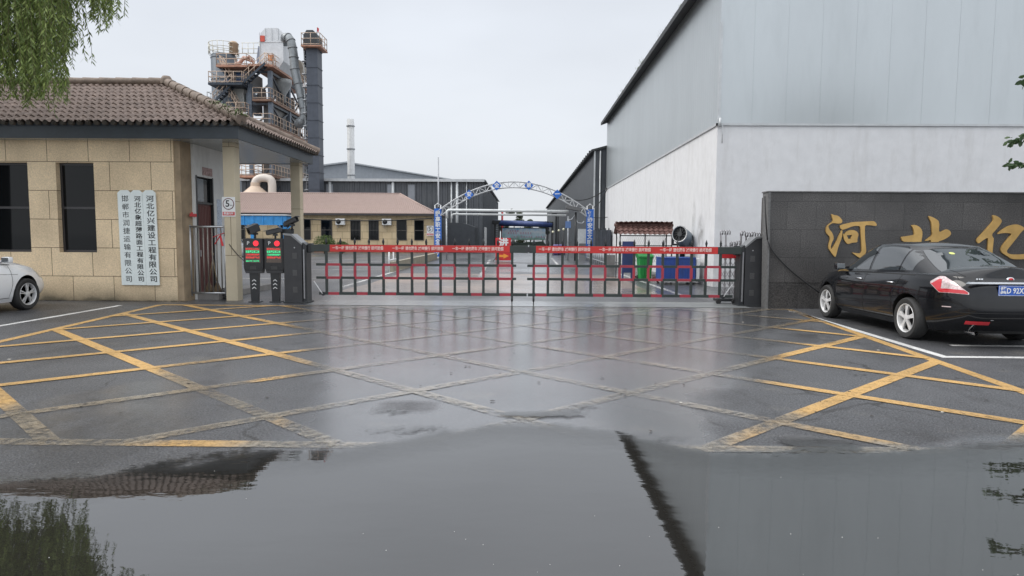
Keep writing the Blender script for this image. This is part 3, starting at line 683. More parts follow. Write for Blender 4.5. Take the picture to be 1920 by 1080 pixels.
# company name boards
board_m = mat('pale_board', (0.72, 0.78, 0.77), 0.4, var=0.05, scale=2)
for i, (x, wd, txt, lab, sz) in enumerate(((-9.07, 0.30, '邯郸市润捷运输有限公司', 'leftmost of the three white vertical name boards, thin widely spaced characters', 0.150),
                               (-8.77, 0.27, '河北亿象超薄路面工程有限公司', 'middle one of the three white vertical company name boards', 0.140),
                               (-8.49, 0.29, '河北亿兴建设工程有限公司', 'rightmost of the three white vertical name boards, bold dark characters', 0.150))):
    B = thing('name_board', lab, 'name board', (x, 14.66 - 0.01 * i, 0.37), rz=0, group='company name boards on the gatehouse wall')
    B.rotation_euler = (0, R(-0.6), 0)
    mb = MB(); h = 2.13 + 0.0 * i
    mb.prism([(0, 0), (wd, 0), (wd, h - 0.06), (wd - 0.07, h), (0.07, h), (0, h - 0.06)], 0, 0.03, 'xz'); mb.build('panel', board_m, B)
    st = 1.80 / (len(txt) - 1)
    text(txt, sz * (1.0 if i != 1 else 0.90), ink, B, (wd / 2 + 0.02, -0.003, h - 0.20), step=st, sx=1.22 if i else 1.08, bold=0.0016 if i else 0.0)

# speed limit sign on the porch column
def speed_sign(loc, s, label, group=None):
    S = thing('speed_sign', label, 'speed sign', loc, group='5 km/h signs')
    mb = MB(); mb.box(-0.16 * s, 0.16 * s, 0, 0.008, -0.235 * s, 0.235 * s, bev=0.002); mb.build('panel', white_paint, S)
    mb = MB(); mb.lathe([(0.138 * s, -0.003), (0.118 * s, -0.004), (0.118 * s, -0.001)], (0, 0, 0.07 * s), 'y', 40); 
    o = mb.build('ring', mat('grey_red_ring', (0.16, 0.045, 0.05), 0.5, var=0.1), S)
    mb = MB(); mb.lathe([(0.119 * s, -0.0045)], (0, 0, 0.07 * s), 'y', 40) if False else mb.prism([(0.119 * s * math.cos(a), 0.07 * s + 0.119 * s * math.sin(a)) for a in [k * math.pi / 20 for k in range(40)]], -0.0055, -0.0045, 'xz')
    mb.build('disc', white_paint, S)
    text('5', 0.22 * s, ink, S, (-0.02 * s, -0.007, 0.07 * s), bold=0.004 * s); text('km', 0.05 * s, ink, S, (0.07 * s, -0.007, 0.04 * s))
    mb = MB(); mb.box(-0.145 * s, 0.145 * s, -0.003, -0.0005, -0.205 * s, -0.12 * s); mb.build('red_strip', red_paint, S)
    text('限速行驶', 0.062 * s, white_paint, S, (0, -0.0045, -0.165 * s), bold=0.0015)
    return S
speed_sign((-6.735, 14.985, 2.155), 0.95, 'small white 5 km speed limit sign fixed to the front porch column')

# steel side gate between wall and column
SG = thing('side_gate', 'low silver tubular gate between the gatehouse corner and the porch column', 'gate', (-7.68, 15.05, 0))
mb = MB(); mb.tube((0, 0, 1.70), (0.83, 0, 1.70), 0.024); mb.tube((0, 0, 0.17), (0.83, 0, 0.17), 0.02); mb.tube((0.0, 0, 0.1), (0.0, 0, 1.74), 0.024); mb.tube((0.81, 0, 0.1), (0.81, 0, 1.72), 0.024)
mb.build('gate_frame', steel, SG)
for i in range(7):
    mb = MB(); mb.tube((0.1 + 0.103 * i, 0, 0.17), (0.1 + 0.103 * i, 0, 1.70), 0.016, seg=8); mb.build('bar', mat('weathered_tube', (0.22, 0.20, 0.18), .4, .5, var=.3), SG)
mb = MB()
for q in [((0, 0), (-.12, -.2)), ((0, 0), (.06, -.24)), ((-.02, .02), (-.16, -.04)), ((0, .02), (.1, .06))]:
    (ax, az), (bx, bz) = q; mb.bar((0.72 + ax, -0.04, 1.5 + az), (0.72 + bx, -0.05, 1.5 + bz), 0.045, 0.012)
tag(mb.build('red_ribbon', red_paint), 'crumpled red ribbon tied to the silver side gate', 'ribbon').location = SG.location
# brooms and odds and ends behind the gate
for i, (x, y, h, tilt, lab) in enumerate(((-7.40, 15.32, 0.95, 0.10, 'thin broom leaning behind the side gate, left one'), (-7.22, 15.36, 1.0, -0.14, 'broom with a curved handle leaning behind the side gate, right one'))):
    B = thing('broom', lab, 'broom', (x, y, 0.14), group='brooms behind the side gate')
    mb = MB(); mb.tube((0, 0, 0.2), (tilt, 0.05, h), 0.012, seg=6); mb.build('handle', mat('bamboo', (0.25, 0.19, 0.10), 0.6), B)
    mb = MB(); mb.lathe([(0.10, 0), (0.08, 0.12), (0.02, 0.26)], (0, 0, 0), seg=10); mb.build('bristles', mat('straw', (0.14, 0.10, 0.06), 0.9, var=0.4, bump=0.6), B)
mb = MB(); mb.lathe([(0.10, 0.0), (0.13, 0.22), (0.12, 0.24), (0.11, 0.05), (0.001, 0.04)], (-7.05, 15.5, 0.01), seg=20)
tag(mb.build('bucket', mat('grey_bucket', (0.16, 0.16, 0.16), 0.5)), 'grey bucket on the ground behind the side gate', 'bucket')

# ------------------------------------------------------------------ fence-type boom barrier, two leaves
fence_m = mat('fence_green_black', (0.022, 0.030, 0.027), 0.42, var=0.2)
fence_red = mat('fence_red', (0.31, 0.028, 0.045), 0.45, var=0.12)
banner_m = mat('red_banner', (0.50, 0.025, 0.022), 0.45, var=0.10)
banner_txt = mat('banner_lettering', (0.80, 0.55, 0.50), 0.5, var=0.1)
FYY = 14.60
def boom_leaf(name_lab, x0, x1, pick0, dx, side, zoff):
    """x0..x1 rail extent; pickets from pick0 every dx; side -1 = left leaf (machine on the left)"""
    F = thing('boom_fence', name_lab, 'boom gate', (x0 if side < 0 else x1, FYY, 0), group='boom gate leaves across the entrance')
    ox = F.location.x
    def part(mb, n, m, parent=F, sm=None): return mb.build(n, m, parent, smooth=sm)
    xs_ = [pick0 + dx * i for i in range(14)]
    mb = MB(); mb.box(x0 - ox, x1 - ox, -0.03, 0.03, 1.155, 1.315, bev=0.006); part(mb, 'top_rail', fence_m)
    in_ = x1 if side < 0 else x0      # the end at the middle of the road
    lo, hi = (x0 + 0.10, -0.145) if side < 0 else (0.10, x1 - 0.10)
    for z, n in ((0.87, 'middle_rail'), (0.575, 'middle_rail')):
        mb = MB()
        ed = [lo] + xs_ + [hi]; ed.sort()
        for i in range(len(ed) - 1): mb.box(ed[i] - ox, ed[i + 1] - ox, -0.02, 0.02, z - 0.027, z + 0.027, m=1 if i % 2 == 1 and i < len(ed) - 2 else 0)
        part(mb, n, [fence_m, fence_red])
    mb = MB(); a = lo + 0.06 if side < 0 else x0 - 0.02; b_ = x1 - 0.02 if side < 0 else hi - 0.06; x = a; k = 0
    while x < b_ - 0.01:
        nx = min(b_, x + ((0.40 if k else (0.21 if side < 0 else 0.17)) if k % 2 == 0 else 0.24)); mb.box(x - ox, nx - ox, -0.025, 0.025, 0.19, 0.25, m=k % 2); x = nx; k += 1
    part(mb, 'bottom_rail', [fence_m, fence_red])
    for i, x in enumerate(xs_):
        endp = (i == 13 and side < 0) or (i == 0 and side > 0)
        mb = MB(); w2 = 0.028
        zs_ = [(0.25, 0.56, 0), (0.60, 0.845, 1), (0.895, 1.155, 0)]
        mb.box(x - w2 - ox, x + w2 - ox, -0.019, 0.019, 0.25, 0.59, m=0); mb.box(x - w2 - ox, x + w2 - ox, -0.019, 0.019, 0.59, 0.86, m=1); mb.box(x - w2 - ox, x + w2 - ox, -0.019, 0.019, 0.86, 1.155, m=0)
        p = part(mb, 'picket', [fence_m, fence_red])
        mb = MB(); mb.lathe([(0.016, 1.315), (0.016, 1.345), (0.030, 1.355), (0.022, 1.37), (0.030, 1.385), (0.012, 1.44), (0.0005, 1.475)], (x - ox, 0, 0), seg=8)
        part(mb, 'spear_tip', black_metal, p)
        if endp:
            mb = MB(); mb.tube((x - ox, 0, 0.19), (x - ox, 0, 0.07), 0.024, seg=8); mb.lathe([(0.012, 0.07), (0.012, 0.0), (0.03, -0.0)], (x - ox, 0, 0), seg=8)
            part(mb, 'landing_leg', black_metal)
    bl, br_ = (-4.30, -0.29) if side < 0 else (0.29, 4.30)
    mb = MB(); n = 60; prev = None
    for i in range(n + 1):
        x = bl + (br_ - bl) * i / n; o = 0.004 * math.sin(i * 0.9) + 0.003 * math.sin(i * 2.3)
        v = [mb.bm.verts.new((x - ox, -0.036 - abs(o), z)) for z in (1.160, 1.235, 1.312)]
        if prev:
            for k in range(2): mb.bm.faces.new((prev[k], v[k], v[k + 1], prev[k + 1]))
        prev = v
    ban = part(mb, 'banner', banner_m, sm=60)
    for k in range(3):
        text('一车一杆 请勿跟车 减速慢行 损坏赔偿', 0.088, banner_txt, ban, (bl - ox + (br_ - bl) * (k + 0.47) / 3, -0.0465, 1.236), bold=0.002, sx=0.77)
    # folding stay at the machine end
    mx_ = -4.60 if side < 0 else 4.58; s_ = -side
    mb = MB(); mb.bar((mx_ - ox - 0.06 * s_, -0.06, 0.50), (mx_ - ox + 0.13 * s_, -0.07, 0.22), 0.03, 0.012); part(mb, 'stay_arm', mat('bare_aluminium', (0.6, 0.6, 0.6), 0.35, 0.7))
    mb = MB(); mb.lathe([(0.045, -0.05), (0.045, -0.03)], (mx_ - ox + 0.14 * s_, 0, 0.215), 'y', 16); part(mb, 'pivot_disc', black_metal)
    e0 = (in_ - 0.06, in_ + 0.02) if side < 0 else (in_ - 0.02, in_ + 0.06)
    mb = MB(); mb.box(e0[0] - ox, e0[1] - ox, -0.034, 0.034, 1.17, 1.29, bev=0.004); part(mb, 'end_cap', grey_plastic)
    F.location.z = zoff
    return F
boom_leaf('left boom leaf of dark pickets with red slogan banner on its top rail, shut', -4.72, 0.11, -4.39, 0.3195, -1, 0.0)
boom_leaf('right boom leaf of dark pickets with red slogan banner on its top rail, shut', 0.14, 4.82, 0.245, 0.3175, 1, 0.0)
mb = MB(); mb.box(0.112, 0.138, -0.02, 0.02, -0.08, 0.09)
tag(mb.build('rail_latch', galv), 'small pale latch between the two boom leaves', 'latch').location = (0, FYY, 1.24)

# ------------------------------------------------------------------ barrier machines
def machine(x, y, rz, lab, mirror):
    M = thing('barrier_machine', lab, 'barrier cabinet', (x, y, 0), rz, group='black boom gate machines')
    s = -1 if mirror else 1
    def q(pts): return [(a * s, b) for a, b in pts]
    mb = MB(); mb.prism(q([(0.0, 0.0), (0.40, 0.0), (0.40, 1.30), (0.17, 1.50), (0.0, 1.52)]), 0, 0.36, 'xz'); mb.build('cabinet', grey_plastic, M)
    mb = MB(); mb.prism(q([(-0.01, 1.52), (0.17, 1.50), (0.405, 1.30), (0.41, 1.34), (0.18, 1.545), (-0.01, 1.56)]), -0.015, 0.375, 'xz'); mb.build('lid', mat('machine_lid', (0.20, 0.205, 0.21), 0.32, 0.2, var=0.2), M)
    mb = MB(); mb.prism(q([(0.412, 0.0), (0.50, 0.0), (0.50, 1.30), (0.412, 1.36)]), 0.02, 0.34, 'xz'); mb.build('drive_column', black_metal, M)
    mb = MB(); mb.box(min(.43 * s, .46 * s), max(.43 * s, .46 * s), -0.004, 0.02, 0.1, 1.2, bev=0.003); mb.build('strip', mat('grey_edge_strip', (0.25, 0.25, 0.26), 0.4, 0.4), M)
    for z in (1.0, 0.62, 0.24):
        mb = MB()
        for k in range(6): mb.box((0.24 * s) - 0.05, (0.24 * s) + 0.05, -0.006, 0.0, z + 0.022 * k, z + 0.022 * k + 0.011)
        mb.build('vent', mat('vent_grey', (0.10, 0.10, 0.10), 0.5), M)
    mb = MB(); mb.lathe([(0.014, -0.008), (0.014, 0)], (0.24 * s, 0, 1.24), 'y', 12); mb.build('lock', steel, M)
    mb = MB(); mb.box(min(-.03 * s, .53 * s), max(-.03 * s, .53 * s), -0.03, 0.40, 0, 0.03, bev=0.01); mb.build('base_plate', black_metal, M)
    mb = MB(); mb.box(min(.50 * s, .60 * s), max(.50 * s, .60 * s), 0.08, 0.24, 1.13, 1.34, bev=0.01)
    for z in (1.18, 1.29):
        mb.lathe([(0.012, 0.07), (0.012, 0.08)], (0.55 * s, 0, z), 'y', 8)
    mb.build('arm_clamp', black_metal, M)
    return M
machine(-5.33, 14.56, 0, 'black barrier machine on the left, between the pay terminals and the boom gate', False)
machine(5.32, 14.60, 0, 'black barrier machine on the right, beside the granite name wall', True)

# ------------------------------------------------------------------ two pay terminals with number-plate cameras
scr = mat('terminal_face', (0.01, 0.01, 0.011), 0.15)
led_bg = mat('led_panel', (0.10, 0.075, 0.06), 0.4, var=0.3, scale=40)
red_led = mat('red_led', (1.0, 0.06, 0.05), 0.4, var=0.3, scale=60, emit=0.35)
grn_led = mat('green_led', (0.05, 0.85, 0.30), 0.4, var=0.4, scale=60, emit=0.6)
red_lamp = mat('red_lamp', (0.95, 0.03, 0.05), 0.3, var=0, emit=0.55)
def terminal(x, y, lab, kind):
    T = thing('pay_terminal', lab, 'parking terminal', (x, y, 0), group='parking pay terminals')
    mb = MB(); mb.prism([(-0.19, 0.70), (-0.215, 0.80), (-0.215, 1.44), (0.215, 1.44), (0.215, 0.80), (0.19, 0.66), (-0.17, 0.66)], 0, 0.16, 'xz'); mb.build('head', grey_plastic, T)
    mb = MB(); mb.box(-0.195, 0.195, -0.006, 0, 0.72, 1.42, bev=0.002); mb.build('face', scr, T)
    mb = MB(); mb.prism([(-0.105, 0.68), (0.105, 0.68), (0.075, 0.0), (-0.075, 0.0)], 0.03, 0.13, 'xz'); mb.build('post', black_metal, T)
    mb = MB(); mb.box(-0.13, 0.13, 0.0, 0.2, 0, 0.02, bev=0.005); mb.build('base_plate', black_metal, T)
    for k in range(3):
        z = 0.30 + 0.085 * k; mb = MB(); mb.prism([(-0.045, z), (0, z + 0.035), (0.045, z), (0.045, z + 0.018), (0, z + 0.053), (-0.045, z + 0.018)], 0.026, 0.03, 'xz'); mb.build('chevron', white_paint, T)
    mb = MB(); mb.box(-0.17, 0.17, -0.010, -0.006, 0.90, 1.24); sc = mb.build('screen', led_bg, T)
    mb = MB(); mb.lathe([(0.062, -0.016), (0.062, -0.006)], (0.075, 0, 1.33), 'y', 24); mb.build('red_light', red_lamp, T)
    text('P', 0.12, white_paint, T, (-0.10, -0.008, 1.33))
    def rows(zz, m, n, name, h=0.045):
        mb = MB(); r_ = random.Random(int(zz * 100))
        for i in range(n):
            xa = -0.155 + 0.31 * i / n; wd = 0.31 / n * 0.82
            for j in range(3):
                if r_.random() < 0.85: mb.box(xa, xa + wd, -0.012, -0.010, zz + j * h / 3, zz + j * h / 3 + h / 5)
            for j in range(2):
                if r_.random() < 0.6: mb.box(xa + wd * (0.1 + .6 * j), xa + wd * (0.25 + .6 * j), -0.0125, -0.010, zz, zz + h * .9)
        mb.build(name, m, sc)
    rows(1.185, red_led, 10, 'red_characters'); rows(1.12, grn_led, 7, 'green_characters', 0.055); rows(1.06, grn_led if kind else red_led, 9, 'green_characters', 0.04)
    rows(0.995, red_led, 10, 'red_characters')
    if kind == 0: rows(0.92, grn_led, 4, 'green_characters', 0.03)
    mb = MB(); mb.box(-0.07, 0.07, -0.009, -0.006, 0.745, 0.82); mb.build('reader', mat('reader_plate', (0.03, 0.03, 0.03), 0.3), T)
    return T
def plate_camera(loc, rz, tilt, lab, ln=0.32, h=0.11):
    K = thing('plate_camera', lab, 'camera', loc, rz, group='number-plate cameras above the terminals')
    mb = MB(); mb.tube((0, 0, -0.12), (0, 0, 0.02), 0.022, seg=10); mb.box(-0.05, 0.05, -0.05, 0.05, -0.02, 0.03, bev=0.008); mb.build('bracket', black_metal, K)
    Mx = Matrix.Rotation(tilt, 4, 'X')
    mb = MB(); mb.box(-0.065, 0.065, -ln / 2, ln / 2, 0.03, 0.03 + h, bev=0.012); mb.bm.transform(Mx); mb.build('housing', grey_plastic, K)
    mb = MB(); mb.box(-0.075, 0.075, -ln / 2 - 0.05, ln / 2 * 0.8, 0.034 + h, 0.046 + h, bev=0.003); mb.bm.transform(Mx); mb.build('sun_shield', mat('camera_grey', (0.12, 0.12, 0.12), 0.4, var=0.2), K)
    mb = MB(); mb.lathe([(0.04, -ln / 2 - 0.012), (0.04, -ln / 2)], (0, 0, 0.03 + h / 2), 'y', 16); mb.bm.transform(Mx); mb.build('lens', black_glass, K)
    return K
terminal(-6.05, 14.62, 'left pay terminal with red and green display, nearest the porch column', 0)
terminal(-5.59, 14.66, 'right pay terminal with bright green display line, beside the black machine', 1)
plate_camera((-6.03, 14.72, 1.54), R(-35), R(22), 'boxy camera tilted down on top of the left pay terminal', 0.26, 0.17)
plate_camera((-5.58, 14.74, 1.52), R(-80), R(14), 'low black camera on top of the right pay terminal', 0.34, 0.10)
plate_camera((-5.22, 14.80, 1.74), R(70), R(-22), 'highest black camera, raised above the left barrier machine', 0.36, 0.09)
mb = MB(); mb.tube((-5.22, 14.80, 1.5), (-5.22, 14.80, 1.68), 0.02, seg=8); mb.box(-5.5, -5.2, 14.83, 14.88, 1.555, 1.66, bev=0.01)
tag(mb.build('camera_mount', black_metal), 'short black mounting arm between the right terminal and left machine', 'bracket')

# ------------------------------------------------------------------ folded-up retractable gate by the right machine
alu = mat('dull_aluminium', (0.38, 0.37, 0.38), 0.38, 0.7, var=0.25)
FG = thing('folding_gate', 'folded silver lattice gate pushed together behind the right barrier machine', 'folding gate', (4.5, 15.2, 0))
for k in range(9):
    x = 0.05 + 0.115 * k; mb = MB()
    zt_ = (1.62, 1.62, 1.36, 1.38, 1.60, 1.57, 1.58, 1.56, 1.57)[k]
    mb.box(x - 0.014, x + 0.014, -0.02, 0.02, 0.12, zt_)
    for j in range(2):
        pts = [(x - 0.014 + .05 * j, 0, zt_ - .03), (x - 0.02 + .05 * j, 0, zt_ + .04), (x + 0.02 + .05 * j, 0, zt_ + .075), (x + 0.045 + .05 * j, 0, zt_ + .04), (x + 0.035 + .05 * j, 0, zt_ - .03)]
        mb.path(pts, 0.013, 6)
    mb.build('post', alu, FG)
for k in range(8):
    mb = MB(); x = 0.05 + 0.115 * k
    for j in range(6):
        z = 0.2 + 0.2 * j; mb.bar((x, -0.028, z), (x + 0.115, -0.028, z + 0.2), 0.02, 0.008); mb.bar((x, 0.028, z + 0.2), (x + 0.115, 0.028, z), 0.02, 0.008)
    mb.build('lattice', alu, FG)
mb = MB(); mb.box(-0.06, 0.42, -0.12, 0.12, 0.06, 0.13, bev=0.02); mb.build('carriage', black_metal, FG)
for x in (0.0, 0.36):
    mb = MB(); mb.lathe([(0.05, -0.14), (0.06, -0.13), (0.06, -0.10), (0.05, -0.09)], (x, 0, 0.06), 'y', 16); mb.build('wheel', rubber, FG)
mb = MB(); mb.box(0.02, 0.55, -0.06, -0.035, 1.05, 1.2); mb.build('red_plate', red_paint, FG)

# ------------------------------------------------------------------ right yard: shelter, fog cannon, bins
tile2 = mat('red_brown_tile', (0.115, 0.06, 0.052), 0.7, var=0.3, stain=0.3)
PV = thing('tiled_shelter', 'small wire-sided shelter with red-brown tiled roof by the white warehouse wall', 'shelter', (3.50, 24.3, 0)); PV.scale = (.92, .92, .98)
mb = MB(); tile_plane(mb, (-0.1, -0.55, 1.66), (1, 0, 0), (0, 0.6, 0.34), 2.25, 0.72, [], per=0.2, crs=0.24, amp=0.022)
tile_plane(mb, (-0.1, 0.66, 1.66), (1, 0, 0), (0, -0.6, 0.34), 2.25, 0.72, [], per=0.2, crs=0.24, amp=0.022); mb.build('roof', tile2, PV, smooth=40)
mb = MB(); mb.tube((-0.15, 0.05, 2.02), (2.2, 0.05, 2.02), 0.06, seg=8); mb.build('ridge_tile', tile2, PV)
for x, y in ((0.02, -0.45), (1.0, -0.45), (2.05, -0.45), (0.02, 0.55), (2.05, 0.55)):
    mb = MB(); mb.box(x - .02, x + .02, y - .02, y + .02, 0, 1.68); mb.build('post', black_metal, PV)
mb = MB()
for k in range(24):
    x = 0.02 + 0.085 * k; mb.tube((x, 0.55, 0.6), (min(2.05, x + 0.5), 0.55, 1.6), 0.004, seg=4, caps=False); mb.tube((x, 0.552, 1.6), (min(2.05, x + 0.5), 0.552, 0.6), 0.004, seg=4, caps=False)
mb.build('wire_mesh', galv, PV)
mb = MB(); mb.box(0.0, 2.07, -0.47, -0.44, 1.24, 1.27); mb.box(0.0, 2.07, -0.47, -0.44, 1.60, 1.64); mb.build('crossbar', black_metal, PV)
mb = MB(); mb.box(3.58, 3.98, 23.7, 23.76, 0.25, 1.38, bev=0.01); mb.box(3.6, 3.64, 23.7, 23.9, 0, 0.25); mb.box(3.92, 3.96, 23.7, 23.9, 0, 0.25)
tag(mb.build('navy_panel', mat('navy_sheet', (0.02, 0.035, 0.12), 0.5, var=0.2)), 'upright navy sheet panel under the left of the tiled shelter', 'panel')
mb = MB(); mb.box(3.22, 3.55, 25.3, 25.6, 0, .85, bev=0.02)
tag(mb.build('low_wall', mat('grey_render', (0.20, 0.20, 0.20), 0.8, var=0.25, stain=0.4)), 'short grey wall block left of the tiled shelter', 'wall')
mb = MB()
for k in range(26):
    x, y = rnd.uniform(3.6, 5.6), rnd.uniform(23.6, 24.6); s_ = rnd.uniform(.05, .16); h = rnd.uniform(.03, .16)
    mb.box(x, x + s_ * 1.6, y, y + s_, 0, h, m=rnd.randrange(4), bev=0.008)
tag(mb.build('debris', [mat('debris_a', (0.12, 0.10, 0.08), 0.9, var=.4), mat('debris_b', (0.3, 0.29, 0.27), 0.8, var=.3), mat('debris_c', (0.05, 0.05, 0.05), 0.8), mat('debris_d', (0.22, 0.12, 0.10), 0.9)]), 'low heap of mixed debris under the tiled shelter', 'rubbish heap', kind='stuff')
# wheeled green bin
GB = thing('green_bin', 'bright green wheeled bin in front of the tiled shelter', 'bin', (4.33, 23.4, 0)); GB.scale = (.88, .88, .92)
gm = mat('green_plastic', (0.015, 0.22, 0.045), 0.45, var=0.12)
mb = MB(); prev = None
for z, hw, hd in ((0.06, 0.21, 0.22), (0.10, 0.23, 0.24), (0.86, 0.285, 0.30), (0.88, 0.31, 0.325), (0.93, 0.31, 0.325)):
    ring = [mb.bm.verts.new((sx_ * hw * a, sy_ * hd * b_, z)) for sx_, sy_, a, b_ in ((-1, -1, .85, 1), (1, -1, .85, 1), (1, -1, 1, .85), (1, 1, 1, .85), (1, 1, .85, 1), (-1, 1, .85, 1), (-1, 1, 1, .85), (-1, -1, 1, .85))]
    if prev:
        for k in range(8): mb.bm.faces.new((prev[k], prev[(k + 1) % 8], ring[(k + 1) % 8], ring[k]))
    else: mb.bm.faces.new(ring)
    prev = ring
mb.bm.faces.new(prev)
for k in (-1, 0, 1): mb.box(0.09 * k - 0.012, 0.09 * k + 0.012, -0.30, -0.24, 0.2, 0.8)
mb.build('body', gm, GB)
mb = MB(); mb.prism([(-0.34, 0.93), (-0.3, 0.98), (0.2, 1.03), (0.35, 1.02), (0.35, 0.94)], -0.31, 0.31, 'yz'); mb.build('lid', gm, GB)
mb = MB(); mb.tube((-0.28, 0.38, 0.97), (0.28, 0.38, 0.97), 0.016, seg=8); mb.build('handle', gm, GB)
for x in (-0.25, 0.25):
    mb = MB(); mb.lathe([(0.08, x - .02), (0.1, x - .015), (0.1, x + .015), (0.08, x + .02)], (0, 0.24, 0.1), 'x', 16); mb.build('wheel', rubber, GB)
# blue skip boxes on castors
bm_ = mat('blue_steel', (0.018, 0.055, 0.24), 0.5, var=0.18, stain=0.3, dirt=(0.05, 0.05, 0.06))
BB = thing('blue_skip', 'wide blue metal waste box on small wheels below the fog cannon', 'waste box', (4.49, 21.3, 0))
for i in range(2):
    mb = MB(); x = 0.56 * i; mb.box(x, x + 0.54, 0, 0.9, 0.14, 0.84, bev=0.015)
    for k in range(3): mb.box(x + 0.08 + 0.17 * k, x + 0.11 + 0.17 * k, -0.015, 0, 0.2, 0.78)
    mb.box(x - 0.01, x + 0.55, -0.02, 0.92, 0.84, 0.88, bev=0.01); mb.build('box', bm_, BB)
mb = MB(); mb.box(-0.02, 1.12, 0.02, 0.88, 0.08, 0.13); mb.build('chassis', mat('pale_chassis', (0.35, 0.35, 0.35), 0.5), BB)
for x, y in ((0.06, 0.1), (1.04, 0.1), (0.06, 0.8), (1.04, 0.8)):
    mb = MB(); mb.lathe([(0.03, y - .02), (0.045, y - .015), (0.045, y + .015), (0.03, y + .02)], (x, 0, 0.045), 'y', 14); mb.build('wheel', rubber, BB)
mb = MB(); mb.box(5.64, 5.75, 21.4, 21.9, 0.1, 0.85, bev=0.01); tag(mb.build('white_cabinet', white_paint), 'narrow white cabinet right of the blue waste box', 'cabinet')
# fog cannon
FC = thing('fog_cannon', 'blue-grey round fog cannon aimed over the blue waste box', 'fog cannon', (5.50, 22.75, 0)); FC.scale = (.85, .85, .95)
Rm = Matrix.Translation((0, 0, 1.62)) @ Matrix.Rotation(R(-30), 4, 'Z') @ Matrix.Rotation(R(-14), 4, 'X')
mb = MB(); mb.lathe([(0.27, -0.2), (0.285, -0.45), (0.30, -0.47), (0.315, -0.45), (0.30, -0.30), (0.33, 0.05), (0.34, 0.35), (0.27, 0.60), (0.10, 0.68), (0.0001, 0.68)], seg=28, axis='y', cap=False); mb.bm.transform(Rm); mb.build('barrel', mat('cannon_blue_grey', (0.17, 0.21, 0.25), 0.45, 0.2, var=0.2), FC, smooth=40)
mb = MB(); mb.lathe([(0.30, -0.50), (0.315, -0.44), (0.285, -0.44), (0.27, -0.50), (0.30, -0.50)], seg=28, axis='y', cap=False); mb.bm.transform(Rm); mb.build('rim', mat('rim_grey', (0.42, 0.43, 0.43), 0.4, .3), FC)
mb = MB(); mb.lathe([(0.27, -0.40), (0.0005, -0.40)], seg=28, axis='y'); mb.lathe([(0.09, -0.46), (0.11, -0.38)], seg=16, axis='y')
for k in range(10):
    a = k * math.pi / 5; mb.bar((0.09 * math.cos(a), -0.43, 0.09 * math.sin(a)), (0.26 * math.cos(a + .35), -0.42, 0.26 * math.sin(a + .35)), 0.05, 0.008)
mb.bm.transform(Rm); mb.build('fan', black_metal, FC)
mb = MB(); mb.tube((0, 0, 0.88), (0, 0, 1.36), 0.10, seg=14); mb.bar((-0.38, 0, 1.35), (0.38, 0, 1.35), 0.07); mb.bar((-0.38, 0, 1.32), (-0.38, 0.0, 1.68), 0.05); mb.bar((0.38, 0, 1.32), (0.38, 0.0, 1.68), 0.05); mb.build('yoke', black_metal, FC)
mb = MB(); mb.box(-0.55, 0.45, -0.35, 0.55, 0.86, 0.91); 
for x in (-.5, .4):
    for y in (-.3, .5): mb.box(x - .03, x + .03, y - .03, y + .03, 0, .86)
mb.build('stand', dark_steel, FC)
# dark corrugated container and low mesh panels by the dark shed
ctm = mat('charcoal_container', (0.055, 0.062, 0.075), 0.55, var=0.2, stain=0.3)
mb = MB(); corrugated(mb, (4.75, 43.4), (5.8, 43.4), 0.1, 2.02, 0.25, 0.04); mb.box(4.75, 5.8, 43.42, 44.7, 0.08, 2.02)
for k in range(5): mb.tube((4.8 + .22 * k, 43.7, 2.02), (4.8 + .22 * k, 43.7, 2.15), 0.04, seg=6)
tag(mb.build('storage_container', ctm), 'charcoal ribbed container at the corner of the white warehouse', 'container')

# ------------------------------------------------------------------ truss arch with slogan banners
AR = thing('entrance_arch', 'silver truss arch over the yard road with blue slogan panels', 'arch', (-0.64, 45, 0)); AR.scale = (.885, .885, .915)
tm = mat('truss_silver', (0.55, 0.56, 0.57), 0.45, 0.3, var=0.15)
A0, A1, ZB, ZT = -5.85, 5.85, 3.55, 5.75
def arc(t_, o): # t 0..1
    x = A0 + (A1 - A0) * t_; rise = (ZT - ZB); z = ZB + rise * (1 - (2 * t_ - 1) ** 2); sl = -4 * rise * (2 * t_ - 1) / (A1 - A0); n_ = math.hypot(1, sl)
    return Vector((x - sl / n_ * o, 0, z + o / n_))
N_ = 26
for y in (-0.2, 0.2):
    for o in (0, -0.42):
        mb = MB(); mb.path([arc(i / 40, o) + Vector((0, y, 0)) for i in range(41)], 0.035, 6); mb.build('chord', tm, AR)
mb = MB()
for i in range(N_):
    a, b_ = i / N_, (i + 1) / N_
    for y in (-0.2, 0.2):
        o1, o2 = (0, -0.42) if i % 2 else (-0.42, 0)
        mb.tube(arc(a, o1) + Vector((0, y, 0)), arc(b_, o2) + Vector((0, y, 0)), 0.02, seg=5, caps=False); mb.tube(arc(a, 0) + Vector((0, y, 0)), arc(a, -0.42) + Vector((0, y, 0)), 0.018, seg=5, caps=False)
    mb.tube(arc(a, 0) + Vector((0, -0.2, 0)), arc(a, 0) + Vector((0, 0.2, 0)), 0.018, seg=5, caps=False)
mb.build('lattice', tm, AR)
bluep = mat('blue_panel', (0.02, 0.13, 0.50), 0.5, var=0.12)
